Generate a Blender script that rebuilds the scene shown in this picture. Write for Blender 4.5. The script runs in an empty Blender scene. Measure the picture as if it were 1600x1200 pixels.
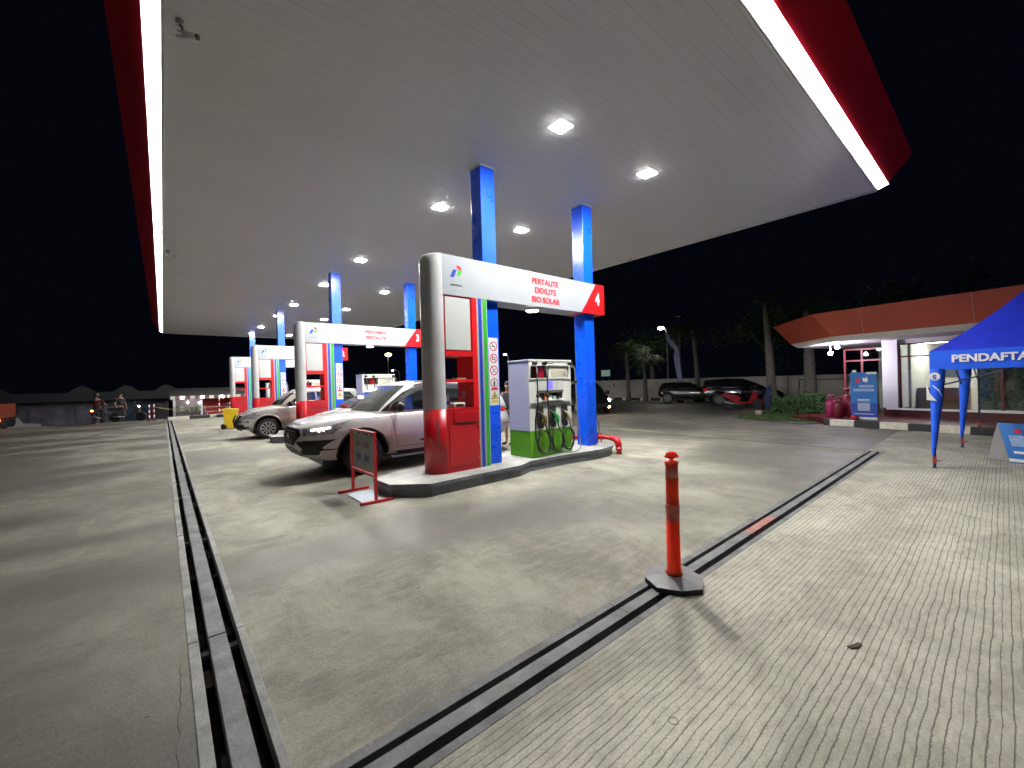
import bpy, bmesh, math, random
from mathutils import Vector, Matrix
from mathutils.bvhtree import BVHTree
R = math.radians; PI = math.pi
random.seed(7)
SC = bpy.context.scene
COL = SC.collection

# ---------------------------------------------------------------- camera
cam_d = bpy.data.cameras.new('camera'); cam = bpy.data.objects.new('camera', cam_d); COL.objects.link(cam)
yaw, pit, rol = R(49.936), R(-0.213), R(-1.630)
F_ = Vector((math.cos(yaw)*math.cos(pit), math.sin(yaw)*math.cos(pit), math.sin(pit)))
Rt = Vector((math.sin(yaw), -math.cos(yaw), 0)); Up = Rt.cross(F_)
R2 = Rt*math.cos(rol) + Up*math.sin(rol); U2 = -Rt*math.sin(rol) + Up*math.cos(rol)
m4 = Matrix((R2, U2, -F_)).transposed().to_4x4(); m4.translation = Vector((0, 0, 1.6))
cam.matrix_world = m4
cam_d.sensor_width = 36; cam_d.lens = 36*648.5/1600; cam_d.clip_start = .05; cam_d.clip_end = 2000
SC.camera = cam
# ---------------------------------------------------------------- night sky
W = bpy.data.worlds.new('World'); SC.world = W; W.use_nodes = True
wn = W.node_tree.nodes; wn.clear(); wl = W.node_tree.links
wo = wn.new('ShaderNodeOutputWorld'); wb = wn.new('ShaderNodeBackground'); wt = wn.new('ShaderNodeTexSky')
wt.sky_type = 'NISHITA'; wt.sun_disc = False; wt.sun_elevation = R(-9); wt.sun_rotation = R(200); wt.altitude = 30
wa = wn.new('ShaderNodeMixRGB'); wa.blend_type = 'ADD'; wa.inputs[0].default_value = 1
wa.inputs[2].default_value = (.0009, .0013, .0029, 1)          # faint glow of the town on the night air
ws = wn.new('ShaderNodeMixRGB'); ws.blend_type = 'MULTIPLY'; ws.inputs[0].default_value = 1; ws.inputs[2].default_value = (.08, .08, .08, 1)
wl.new(wt.outputs[0], ws.inputs[1]); wl.new(ws.outputs[0], wa.inputs[1]); wl.new(wa.outputs[0], wb.inputs[0]); wb.inputs[1].default_value = 1
wl.new(wb.outputs[0], wo.inputs[0])
# ---------------------------------------------------------------- exposure, render
SC.view_settings.view_transform = 'Standard'; SC.view_settings.look = 'None'
SC.view_settings.exposure = 0.25; SC.view_settings.gamma = 1
SC.render.engine = 'CYCLES'
cy = SC.cycles
cy.use_adaptive_sampling = True; cy.adaptive_threshold = .022; cy.use_denoising = True
cy.max_bounces = 7; cy.diffuse_bounces = 4; cy.glossy_bounces = 3; cy.transmission_bounces = 4; cy.transparent_max_bounces = 8
cy.sample_clamp_indirect = 4; cy.caustics_reflective = False; cy.caustics_refractive = False; cy.use_light_tree = True
cy.time_limit = 1000
LAMP_L = 1320       # radiance of the canopy lamps
STRIP_L = 11      # radiance of the edge strip

# ---------------------------------------------------------------- materials
def newmat(name):
    m = bpy.data.materials.new(name); m.use_nodes = True
    nt = m.node_tree; b = nt.nodes['Principled BSDF']; return m, nt, b
MATS = {}
def M(name, col=(.5, .5, .5), rough=.5, metal=0, spec=.5, noise=None, bump=None, emis=None, estr=1, coat=0, alpha=None):
    if name in MATS: return MATS[name]
    m, nt, b = newmat(name)
    b.inputs['Base Color'].default_value = (*col, 1); b.inputs['Roughness'].default_value = rough
    b.inputs['Metallic'].default_value = metal; b.inputs['Specular IOR Level'].default_value = spec
    b.inputs['Coat Weight'].default_value = coat; b.inputs['Coat Roughness'].default_value = .09
    if emis: b.inputs['Emission Color'].default_value = (*emis, 1); b.inputs['Emission Strength'].default_value = estr
    tc = nt.nodes.new('ShaderNodeTexCoord')
    ns = noise or (3.0, .12)
    n = nt.nodes.new('ShaderNodeTexNoise'); n.inputs['Scale'].default_value = ns[0]; n.inputs['Detail'].default_value = 5; n.inputs['Roughness'].default_value = .65
    nt.links.new(tc.outputs['Object'], n.inputs['Vector'])
    mr = nt.nodes.new('ShaderNodeMapRange'); mr.inputs[1].default_value = .35; mr.inputs[2].default_value = .65
    mr.inputs[3].default_value = 1-ns[1]; mr.inputs[4].default_value = 1.0
    nt.links.new(n.outputs['Fac'], mr.inputs[0])
    mx = nt.nodes.new('ShaderNodeMixRGB'); mx.blend_type = 'MULTIPLY'; mx.inputs[0].default_value = 1; mx.inputs[1].default_value = (*col, 1)
    nt.links.new(mr.outputs[0], mx.inputs[2]); nt.links.new(mx.outputs[0], b.inputs['Base Color'])
    mr2 = nt.nodes.new('ShaderNodeMapRange'); mr2.inputs[3].default_value = rough; mr2.inputs[4].default_value = min(1, rough+.12)
    nt.links.new(n.outputs['Fac'], mr2.inputs[0]); nt.links.new(mr2.outputs[0], b.inputs['Roughness'])
    if bump:
        n2 = nt.nodes.new('ShaderNodeTexNoise'); n2.inputs['Scale'].default_value = bump[0]; n2.inputs['Detail'].default_value = 4
        nt.links.new(tc.outputs['Object'], n2.inputs['Vector'])
        bp = nt.nodes.new('ShaderNodeBump'); bp.inputs['Strength'].default_value = bump[1]; bp.inputs['Distance'].default_value = .01
        nt.links.new(n2.outputs['Fac'], bp.inputs['Height']); nt.links.new(bp.outputs[0], b.inputs['Normal'])
    MATS[name] = m; return m

class NT:
    """small helper to write node chains"""
    def __init__(s, nt): s.nt = nt
    def n(s, t, **kw):
        x = s.nt.nodes.new(t)
        for k, v in kw.items(): setattr(x, k, v)
        return x
    def lk(s, a, b): s.nt.links.new(a, b)
    def math(s, op, a, b=None, clamp=False):
        x = s.n('ShaderNodeMath', operation=op, use_clamp=clamp)
        for i, v in enumerate((a, b)):
            if v is None: continue
            if isinstance(v, (int, float)): x.inputs[i].default_value = v
            else: s.lk(v, x.inputs[i])
        return x.outputs[0]
    def noise(s, vec, scale, detail=5, rough=.6, dist=0):
        x = s.n('ShaderNodeTexNoise'); x.inputs['Scale'].default_value = scale; x.inputs['Detail'].default_value = detail
        x.inputs['Roughness'].default_value = rough; x.inputs['Distortion'].default_value = dist; s.lk(vec, x.inputs['Vector']); return x.outputs['Fac']
    def mapping(s, vec, scale=(1, 1, 1), loc=(0, 0, 0), rot=(0, 0, 0)):
        x = s.n('ShaderNodeMapping'); x.inputs['Scale'].default_value = scale; x.inputs['Location'].default_value = loc; x.inputs['Rotation'].default_value = rot
        s.lk(vec, x.inputs['Vector']); return x.outputs[0]
    def rng(s, v, a, b, c=0, d=1):
        x = s.n('ShaderNodeMapRange'); x.interpolation_type = 'SMOOTHSTEP'
        for i, q in enumerate((a, b, c, d)): x.inputs[i+1].default_value = q
        s.lk(v, x.inputs[0]); return x.outputs[0]
    def mix(s, f, a, b, mode='MIX'):
        x = s.n('ShaderNodeMixRGB', blend_type=mode)
        if isinstance(f, (int, float)): x.inputs[0].default_value = f
        else: s.lk(f, x.inputs[0])
        for i, v in ((1, a), (2, b)):
            if isinstance(v, tuple): x.inputs[i].default_value = (*v, 1)
            else: s.lk(v, x.inputs[i])
        return x.outputs[0]

def concrete_mat(name='trowelled_concrete', k=1.0, off=0):
    m, nt, b = newmat(name); h = NT(nt)
    tc = h.n('ShaderNodeTexCoord').outputs['Object']
    big = h.noise(h.mapping(tc, (.19, .34, 1), (3.1+off, 7.7+off, 0), (0, 0, .5)), 1, 3, .45, .35)
    mid = h.noise(h.mapping(tc, (1.3, .9, 1), (0, 0, 0), (0, 0, .4)), 1, 10, .74, .35)
    stk = h.noise(h.mapping(tc, (2.5, 16, 1), (0, 0, 0), (0, 0, -.35)), 1, 7, .7, .3)
    fin = h.noise(tc, 60, 4, .7)
    spot = h.noise(tc, 5.5, 2, .5)
    c = h.mix(h.rng(mid, .36, .66), (.205, .197, .160), (.385, .370, .300))
    c = h.mix(h.math('MULTIPLY', h.rng(stk, .45, .75), .45), c, (.45, .43, .36))
    stain = h.rng(big, .43, .58)
    stain = h.math('MULTIPLY', stain, h.rng(mid, .2, .55, .45, 1))
    c = h.mix(h.math('MULTIPLY', stain, .72), c, (.108, .106, .094))
    c = h.mix(h.math('MULTIPLY', h.rng(spot, .72, .76), .5), c, (.10, .095, .085))
    c = h.mix(.22, c, h.mix(h.rng(fin, .3, .7), (.12, .12, .11), (.9, .9, .9)), 'OVERLAY')
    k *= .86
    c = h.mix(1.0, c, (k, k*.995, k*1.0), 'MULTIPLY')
    h.lk(c, b.inputs['Base Color'])
    h.lk(h.math('SUBTRACT', .80, h.math('MULTIPLY', stain, .26)), b.inputs['Roughness'])
    bp = h.n('ShaderNodeBump'); bp.inputs['Strength'].default_value = .35; bp.inputs['Distance'].default_value = .006
    hh = h.math('ADD', fin, h.math('MULTIPLY', stk, 1.5)); h.lk(hh, bp.inputs['Height']); h.lk(bp.outputs[0], b.inputs['Normal'])
    return m
def ribbed_mat():
    m, nt, b = newmat('grooved_concrete'); h = NT(nt)
    tc = h.n('ShaderNodeTexCoord').outputs['Object']
    wob = h.noise(h.mapping(tc, (3, 3, 1)), 1, 3, .5)
    sp = h.n('ShaderNodeSeparateXYZ'); h.lk(tc, sp.inputs[0])
    wob2 = h.noise(h.mapping(tc, (40, 10, 1)), 1, 3, .6)
    y = h.math('MULTIPLY', sp.outputs[1], 1/.0385)
    y = h.math('ADD', y, h.math('MULTIPLY', wob, .8)); y = h.math('ADD', y, h.math('MULTIPLY', wob2, .28))
    fr = h.math('FRACT', y); idn = h.math('FLOOR', y)
    # uneven groove widths: each groove has its own random width
    rw = h.n('ShaderNodeTexWhiteNoise', noise_dimensions='1D'); h.lk(idn, rw.inputs['W'])
    d = h.math('ABSOLUTE', h.math('SUBTRACT', fr, .5))
    wid = h.math('MULTIPLY', h.math('ADD', rw.outputs['Value'], .9), .052)
    wid = h.math('MULTIPLY', wid, h.rng(wob2, .25, .7, .7, 1.5))
    g = h.math('SUBTRACT', 1, h.math('DIVIDE', d, wid), True)
    g = h.rng(g, 0, .55)
    cx = h.n('ShaderNodeCombineXYZ'); h.lk(h.math('MULTIPLY', sp.outputs[0], 9), cx.inputs[0]); h.lk(h.math('MULTIPLY', idn, 3.37), cx.inputs[1])
    blot = h.noise(cx.outputs[0], 1, 2, .5)
    mid = h.noise(h.mapping(tc, (1.1, 1.6, 1), (5, 1, 0)), 1, 7, .68, .7)
    big = h.noise(h.mapping(tc, (.4, .5, 1), (9, 2, 0)), 1, 3, .5, .6)
    fin = h.noise(tc, 70, 4, .7)
    rust = h.noise(h.mapping(tc, (1, 1, 1), (3, 8, 0)), 1.3, 4, .6)
    c = h.mix(h.rng(mid, .33, .68), (.29, .278, .226), (.465, .448, .372))
    c = h.mix(h.math('MULTIPLY', h.rng(blot, .42, .72), .38), c, (.22, .21, .175))
    c = h.mix(h.math('MULTIPLY', h.rng(blot, .5, .22), .30), c, (.50, .485, .42))
    c = h.mix(h.math('MULTIPLY', h.rng(big, .5, .66), .38), c, (.21, .20, .17))
    c = h.mix(h.math('MULTIPLY', h.rng(rust, .70, .80), .4), c, (.36, .20, .09))
    c = h.mix(.2, c, h.mix(h.rng(fin, .3, .7), (.12, .12, .11), (.9, .9, .9)), 'OVERLAY')
    c = h.mix(h.math('MULTIPLY', g, .68), c, (.055, .048, .040))
    h.lk(c, b.inputs['Base Color']); b.inputs['Roughness'].default_value = .8
    hh = h.math('SUBTRACT', h.math('MULTIPLY', fin, .25), g)
    bp = h.n('ShaderNodeBump'); bp.inputs['Strength'].default_value = .5; bp.inputs['Distance'].default_value = .006
    h.lk(hh, bp.inputs['Height']); h.lk(bp.outputs[0], b.inputs['Normal'])
    return m
def ceiling_mat():
    m, nt, b = newmat('white_metal_planks'); h = NT(nt)
    tc = h.n('ShaderNodeTexCoord').outputs['Object']; sp = h.n('ShaderNodeSeparateXYZ'); h.lk(tc, sp.inputs[0])
    y = h.math('MULTIPLY', sp.outputs[1], 1/.17); fr = h.math('FRACT', y); idn = h.math('FLOOR', y)
    d = h.math('ABSOLUTE', h.math('SUBTRACT', fr, .5)); g = h.rng(d, .475, .5)
    rw = h.n('ShaderNodeTexWhiteNoise', noise_dimensions='1D'); h.lk(idn, rw.inputs['W'])
    ns = h.noise(h.mapping(tc, (.35, .8, 1)), 1, 3, .5, .5)
    base = h.mix(h.math('MULTIPLY', rw.outputs['Value'], .09), (.92, .935, .935), (.82, .835, .835))
    base = h.mix(h.math('MULTIPLY', h.rng(ns, .4, .7), .10), base, (.6, .59, .54))
    base = h.mix(h.math('MULTIPLY', g, .55), base, (.3, .3, .29))
    h.lk(base, b.inputs['Base Color']); b.inputs['Roughness'].default_value = .38
    slope = h.math('MULTIPLY', h.math('MULTIPLY', h.math('SUBTRACT', fr, .5), rw.outputs['Value']), .5)
    hh = h.math('SUBTRACT', slope, g)
    bp = h.n('ShaderNodeBump'); bp.inputs['Strength'].default_value = .17; bp.inputs['Distance'].default_value = .012
    h.lk(hh, bp.inputs['Height']); h.lk(bp.outputs[0], b.inputs['Normal'])
    return m
def strip_mat(n, along, k=1):
    m, nt, b = newmat(n); h = NT(nt)
    tc = h.n('ShaderNodeTexCoord').outputs['Object']
    ns = h.noise(h.mapping(tc, (1.4, .02, .02) if along == 'x' else (.02, 1.4, .02)), 1, 3, .7)
    b.inputs['Base Color'].default_value = (.75, .72, .78, 1); b.inputs['Roughness'].default_value = .3
    b.inputs['Emission Color'].default_value = (1, .96, 1, 1)
    h.lk(h.rng(ns, .34, .52, STRIP_L*.4*k, STRIP_L*1.15*k), b.inputs['Emission Strength'])
    return m
def glass_mat(name, tint, rough=.03, mixf=.03):
    m, nt, b = newmat(name); h = NT(nt)
    out = nt.nodes['Material Output']; tr = h.n('ShaderNodeBsdfTransparent'); tr.inputs[0].default_value = (*tint, 1)
    gl = h.n('ShaderNodeBsdfGlossy'); gl.inputs['Roughness'].default_value = rough; gl.inputs[0].default_value = (.8, .8, .8, 1)
    fr = h.n('ShaderNodeFresnel'); fr.inputs[0].default_value = 1.5
    f = h.math('ADD', fr.outputs[0], mixf, True)
    mx = h.n('ShaderNodeMixShader'); h.lk(f, mx.inputs[0]); h.lk(tr.outputs[0], mx.inputs[1]); h.lk(gl.outputs[0], mx.inputs[2]); h.lk(mx.outputs[0], out.inputs[0])
    return m
GROUND = concrete_mat(); DIMC = concrete_mat('falloff_dimmed_concrete', .72, 4.3); RIB = ribbed_mat(); CEIL = ceiling_mat()  # second concrete is darkened in colour to imitate lamp falloff outside the canopy
STRIPX = strip_mat('lit_strip_x', 'x'); STRIPY = strip_mat('lit_strip_y', 'y', .42)
BLUE = M('royal_blue_paint', (.002, .085, .80), .22, coat=.12, noise=(1.2, .0))
RED = M('signal_red_paint', (.50, .005, .012), .25, coat=.35, noise=(2, .22))
REDP = M('bright_red_panel', (.66, .008, .012), .3, noise=(2, .08))
FASC = M('canopy_red_fascia', (.56, .008, .028), .4, noise=(1.1, .25))
WPAN = M('white_sign_panel', (.325, .35, .38), .3, noise=(1.5, .05))
ALU = M('brushed_grey_aluminium', (.74, .74, .77), .36, metal=.15, noise=(4, .1))
WPAINT = M('white_paint', (.80, .80, .78), .4)
SBLUE = M('stripe_blue', (.01, .05, .48), .3); SGRN = M('stripe_green', (.03, .42, .02), .3)
TRED = M('letter_red', (.62, .01, .02), .4); TGREY = M('letter_grey', (.2, .22, .28), .5); TWHITE = M('letter_white', (.85, .85, .85), .4)
KERBT = M('island_top_concrete', (.40, .40, .385), .55, noise=(2.5, .45), bump=(40, .2))
KERBS = M('island_slate_paint', (.17, .19, .225), .35, noise=(3, .45), bump=(30, .2))
KERBE = M('island_edge_band', (.15, .16, .19), .18, noise=(5, .4), coat=.3)
SLAB = M('drain_slab_concrete', (.235, .235, .24), .6, noise=(4, .5), bump=(45, .4))
FRAMEC = M('drain_frame_concrete', (.22, .22, .22), .65, noise=(5, .5), bump=(45, .5))
SLABL = M('drain_slab_pale', (.33, .33, .315), .6, noise=(4, .5), bump=(45, .4))
TROUGH = M('drain_trough_mud', (.06, .045, .035), .9, noise=(9, .8), bump=(20, 1))
BLACK = M('black_rubber', (.012, .012, .013), .45, noise=(6, .3))
BPLAS = M('black_plastic', (.015, .015, .016), .3)
CARGLASS = M('tinted_car_glass', (.008, .011, .011), .03, spec=.9, coat=.6, noise=(1, .05))
CHROME = M('chrome', (.75, .75, .76), .12, metal=1)
STEEL = M('dull_steel', (.35, .35, .36), .35, metal=.8)
ORANGE = M('orange_post_plastic', (.97, .085, .03), .38, noise=(6, .15))
for _m in (ORANGE,):
    _b = _m.node_tree.nodes['Principled BSDF']; _b.inputs['Subsurface Weight'].default_value = .75; _b.inputs['Subsurface Radius'].default_value = (1, .25, .12); _b.inputs['Subsurface Scale'].default_value = .12
REFL = M('scuffed_reflective_band', (.78, .20, .15), .35, noise=(20, .4))
GREYBASE = M('grey_rubber_base', (.24, .245, .25), .42, noise=(5, .4), bump=(30, .3))

# ---------------------------------------------------------------- mesh helpers
class MB:
    def __init__(s): s.bm = bmesh.new(); s.mats = []; s.T = None
    def mi(s, m):
        if m is None: m = WPAINT
        if m not in s.mats: s.mats.append(m)
        return s.mats.index(m)
    def _v(s, co):
        co = Vector(co)
        if s.T: co = s.T @ co
        return s.bm.verts.new(co)
    def face(s, pts, m=None, smooth=False):
        f = s.bm.faces.new([s._v(p) for p in pts]); f.material_index = s.mi(m); f.smooth = smooth; return f
    def box(s, a, b, m=None, bev=0):
        x0, y0, z0 = a; x1, y1, z1 = b
        v = [s._v((x, y, z)) for z in (z0, z1) for x, y in ((x0, y0), (x1, y0), (x1, y1), (x0, y1))]
        i = s.mi(m); fs = []
        for q in ((3, 2, 1, 0), (4, 5, 6, 7), (0, 1, 5, 4), (1, 2, 6, 5), (2, 3, 7, 6), (3, 0, 4, 7)):
            f = s.bm.faces.new([v[k] for k in q]); f.material_index = i; fs.append(f)
        if bev:
            es = {e for f in fs for e in f.edges}
            bmesh.ops.bevel(s.bm, geom=list(es), offset=bev, segments=2, affect='EDGES', profile=.5)
        return s
    def prism(s, poly, h0, h1, axis='z', m=None, smooth=False, mside=None):
        """poly in the plane across the axis: z -> (x,y); y -> (x,z); x -> (y,z)"""
        def P(p, h): return {'z': (p[0], p[1], h), 'y': (p[0], h, p[1]), 'x': (h, p[0], p[1])}[axis]
        a = [s._v(P(p, h0)) for p in poly]; b = [s._v(P(p, h1)) for p in poly]; i = s.mi(m); j = s.mi(mside) if mside else i; n = len(poly)
        f1 = s.bm.faces.new(a); f2 = s.bm.faces.new(b); f1.material_index = f2.material_index = i
        for k in range(n):
            f = s.bm.faces.new((a[k], a[(k+1) % n], b[(k+1) % n], b[k])); f.material_index = j; f.smooth = smooth
        return s
    def tube(s, pts, r, seg=8, m=None, cap=True, radii=None):
        pts = [Vector(p) for p in pts]; i = s.mi(m); rings = []; up = None
        for k, p in enumerate(pts):
            d = (pts[min(k+1, len(pts)-1)] - pts[max(k-1, 0)]).normalized()
            if up is None:
                up = d.orthogonal().normalized()
            else: up = (up - d*up.dot(d)).normalized()
            w = d.cross(up); rr = radii[k] if radii else r
            rings.append([s._v(p + (up*math.cos(2*PI*q/seg) + w*math.sin(2*PI*q/seg))*rr) for q in range(seg)])
        for a, b in zip(rings, rings[1:]):
            for q in range(seg):
                f = s.bm.faces.new((a[q], a[(q+1) % seg], b[(q+1) % seg], b[q])); f.material_index = i; f.smooth = True
        if cap:
            for rg in (rings[0], rings[-1]):
                f = s.bm.faces.new(rg); f.material_index = i
        return s
    def cyl(s, p0, p1, r, r1=None, seg=16, m=None): return s.tube([p0, p1], r, seg, m, True, [r, r if r1 is None else r1])
    def lathe(s, prof, o=(0, 0, 0), ax='z', seg=24, m=None, smooth=True, cap=True):
        """prof list of (r,h)"""
        i = s.mi(m); rings = []
        for r, h in prof:
            ring = []
            for q in range(seg):
                c, n = math.cos(2*PI*q/seg)*r, math.sin(2*PI*q/seg)*r
                p = {'z': (c, n, h), 'y': (c, h, n), 'x': (h, c, n)}[ax]
                ring.append(s._v((o[0]+p[0], o[1]+p[1], o[2]+p[2])))
            rings.append(ring)
        for a, b in zip(rings, rings[1:]):
            for q in range(seg):
                f = s.bm.faces.new((a[q], a[(q+1) % seg], b[(q+1) % seg], b[q])); f.material_index = i; f.smooth = smooth
        for rg, rr in ((rings[0], prof[0][0]), (rings[-1], prof[-1][0])):
            if cap and rr > 1e-5: f = s.bm.faces.new(rg); f.material_index = i
        return s
    def ball(s, c, r, sc=(1, 1, 1), m=None, seg=14):
        pr = [(r*math.sin(PI*k/10)+1e-4, -r*math.cos(PI*k/10)) for k in range(11)]
        T0 = s.T; s.T = (T0 or Matrix.Identity(4)) @ Matrix.Translation(Vector(c)) @ Matrix.Diagonal((*sc, 1)); s.lathe(pr, seg=seg, m=m); s.T = T0; return s
    def ring(s, c, r0, r1, ax='y', m=None, seg=28, th=.002):
        """flat annulus facing -ax"""
        pr = [(r0, 0), (r0, -th), (r1, -th), (r1, 0), (r0, 0)]
        return s.lathe(pr, c, ax, seg, m, False, cap=False)
    def done(s, name, parent=None, world=True, fixn=True):
        bmesh.ops.remove_doubles(s.bm, verts=s.bm.verts, dist=1e-5)
        if fixn: bmesh.ops.recalc_face_normals(s.bm, faces=s.bm.faces)
        me = bpy.data.meshes.new(name)
        if parent is not None and world:
            bmesh.ops.translate(s.bm, verts=s.bm.verts, vec=-WL(parent))
        s.bm.to_mesh(me); s.bm.free()
        for m in s.mats: me.materials.append(m)
        o = bpy.data.objects.new(name, me); COL.objects.link(o)
        if parent is not None: o.parent = parent
        return o
def WL(o):
    v = Vector((0, 0, 0))
    while o is not None: v += o.location; o = o.parent
    return v
def tag(o, label=None, cat=None, group=None, kind=None):
    if label: o['label'] = label
    if cat: o['category'] = cat
    if group: o['group'] = group
    if kind: o['kind'] = kind
    return o
def thing(name, label, cat, loc=(0, 0, 0), rz=0, group=None):
    o = bpy.data.objects.new(name, None); COL.objects.link(o); o.location = loc; o.rotation_euler = (0, 0, rz); o.empty_display_size = .2
    return tag(o, label, cat, group)
def dup(o, loc=None, label=None, rz=None, parent=None):
    c = o.copy(); COL.objects.link(c)
    if parent is not None: c.parent = parent
    if loc is not None: c.location = loc
    if rz is not None: c.rotation_euler = (0, 0, rz)
    if label: c['label'] = label
    for ch in [x for x in bpy.data.objects if x.parent == o]: dup(ch, parent=c)
    return c
def text(s, size, loc, rot, mat, name, parent=None, align='CENTER', bold=0.0, sx=1.0, th=.002):
    cu = bpy.data.curves.new(name, 'FONT'); cu.body = s; cu.size = size; cu.align_x = align; cu.align_y = 'CENTER'
    cu.extrude = th; cu.offset = bold; cu.space_line = .95
    t = bpy.data.objects.new('tmp', cu); COL.objects.link(t); bpy.context.view_layer.update()
    me = bpy.data.meshes.new_from_object(t.evaluated_get(bpy.context.evaluated_depsgraph_get()))
    bpy.data.objects.remove(t); me.materials.clear(); me.materials.append(mat)
    me.transform(Matrix.Diagonal((sx, 1, 1, 1)))
    o = bpy.data.objects.new(name, me); COL.objects.link(o); o.rotation_euler = rot
    if parent is not None: o.parent = parent; o.location = Vector(loc) - WL(parent) if parent.rotation_euler.z == 0 else loc
    else: o.location = loc
    return o
FACE_NY = (PI/2, 0, 0)                # text readable from -y
FACE_NX = (PI/2, 0, -PI/2)            # text readable from -x

# ---------------------------------------------------------------- ground
def sheet(name, xs, ys, mat, skip=None, z=0, zf=None, label=None):
    mb = MB()
    for i in range(len(xs)-1):
        for j in range(len(ys)-1):
            xc, yc = (xs[i]+xs[i+1])/2, (ys[j]+ys[j+1])/2
            if skip and skip(xc, yc): continue
            q = [(xs[i], ys[j]), (xs[i+1], ys[j]), (xs[i+1], ys[j+1]), (xs[i], ys[j+1])]
            mb.face([(x, y, zf(x, y) if zf else z) for x, y in q], mat(xc, yc) if callable(mat) else mat)
    o = mb.done(name); return tag(o, kind='structure', label=label)
LX = (.08, .135, .185, .28, .34, .38)        # left drain, across x
RY = (1.57, 1.62, 1.675, 1.76, 1.80, 1.86)   # right drain, across y
def inL(x): return LX[0] < x < LX[-1]
def zdrop(x, y): return 0 if y <= 32.6 else -1.1
GX = lambda x, y: DIMC if x < LX[0] or x > 10.97 or y > 30.3 else GROUND  # slabs outside the drains get the concrete with light falloff in its colour
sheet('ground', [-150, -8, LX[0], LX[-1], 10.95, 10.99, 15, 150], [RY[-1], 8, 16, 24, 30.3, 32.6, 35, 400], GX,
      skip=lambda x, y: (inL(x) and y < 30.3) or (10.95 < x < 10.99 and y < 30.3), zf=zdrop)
sheet('pavement', [-150, LX[0], LX[-1], 10.99, 150], [-150, -20, RY[0]], RIB)
sheet('apron', [-150, LX[0]], [RY[0], RY[-1]], DIMC); sheet('apron', [11.3, 150], [RY[0], RY[-1]], RIB)
ASPH = M('dark_asphalt', (.035, .035, .036), .8, noise=(2, .4), bump=(60, .4))
sheet('road', [-150, 150], [40, 52], ASPH, z=-1.09)

def drain_left():
    t = thing('trench_drain', 'long straight double slot drain running away under the left canopy edge', 'drain', (.23, 1.9, 0))
    y0, y1 = RY[-1]+.05, 30.3
    mb = MB(); mb.box((LX[0]+.001, y0, -.34), (LX[-1]-.001, y1, -.30), TROUGH)
    mb.box((LX[0]-.02, y0, -.30), (LX[0]+.02, y1, -.012), TROUGH); mb.box((LX[-1]-.02, y0, -.30), (LX[-1]+.02, y1, -.012), TROUGH)
    for k in range(60):
        y = random.uniform(y0, 14); x = random.choice((random.uniform(.14, .18), random.uniform(.285, .335)))
        mb.box((x-.02, y, -.30), (x+.02, y+random.uniform(.02, .14), random.uniform(-.2, -.03)), TROUGH)
    mb.done('channel', t)
    y = y0; k = 0; brk = [3.35, 5.92, 8.5, 11, 13.5, 16, 18.5, 21, 23.5, 26, 28.5, 30.3]
    for yb in brk:
        for nm, xa, xb, mt in (('channel_frame', LX[0], LX[1], SLABL), ('cover_slab', LX[2], LX[3], SLAB), ('channel_frame', LX[4], LX[5], SLABL)):
            dz = random.uniform(0, .003)
            m_ = MB(); m_.box((xa, y+.006, -.08), (xb, yb-.006, .002+dz), mt, .003); m_.done(nm, t)
        mb = MB(); mb.box((LX[1]-.01, yb-.05, -.11), (LX[4]+.01, yb+.01, -.082), FRAMEC); mb.done('cross_bar', t)
        y = yb
    return t
def drain_right():
    t = thing('trench_drain', 'double slot drain along the front canopy edge passing under the orange post', 'drain', (5.5, 1.71, 0))
    x0, x1 = LX[-1]+.02, 11.0
    mb = MB(); mb.box((x0, RY[0]+.001, -.34), (x1, RY[-1]-.001, -.30), TROUGH)
    mb.box((x0, RY[0]-.02, -.30), (x1, RY[0]+.02, -.012), TROUGH); mb.box((x0, RY[-1]-.02, -.30), (x1, RY[-1]+.02, -.012), TROUGH)
    mb.done('channel', t)
    x = x0
    PINK = M('drain_slab_red_paint', (.46, .20, .17), .6, noise=(12, .5))
    for xb in (2.4, 4.53, 5.24, 7.6, 9.3, 11.0):
        for nm, ya, yb, mt in (('channel_frame', RY[0], RY[1], FRAMEC), ('cover_slab', RY[2], RY[3], PINK if xb == 5.24 else SLAB), ('channel_frame', RY[4], RY[5], FRAMEC)):
            m_ = MB(); m_.box((x+.002, ya, -.08), (xb-.002, yb, .002+random.uniform(0, .002)), mt, .003); o = m_.done(nm, t)
            if mt is PINK: o['label'] = 'cover slab with faded red paint'
        x = xb
    mb = MB(); mb.box((11.0, RY[0]+.001, -.34), (11.3, RY[-1]-.001, .001), GROUND); mb.done('end_block', t)
    return t
drain_left(); drain_right()
mb = MB(); mb.box((LX[0]+.001, RY[0]+.001, -.34), (LX[-1]-.001, RY[-1]+.048, .002), FRAMEC); mb.box((LX[-1], RY[0]+.001, -.34), (LX[-1]+.019, RY[-1]-.001, .0015), FRAMEC)
tag(mb.done('corner_cover'), 'square concrete cover where the two slot drains meet', 'drain cover')
mb = MB(); mb.box((10.9, RY[-1]+.02, -.1), (11.04, 30.3, -.07), TROUGH); tag(mb.done('floor_joint'), kind='structure')
mb = MB(); YEL = M('worn_yellow_paint', (.40, .33, .16), .7, noise=(25, .5))
for k in range(7):
    x = -2.2 + k*.62
    if .0 < x+.25 < .4 or k == 4: continue
    mb.box((x, 9.42-.16*k*.4, .001), (x+.5, 9.47-.16*k*.4, .004), YEL)
tag(mb.done('ground_marking'), kind='structure')
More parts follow.
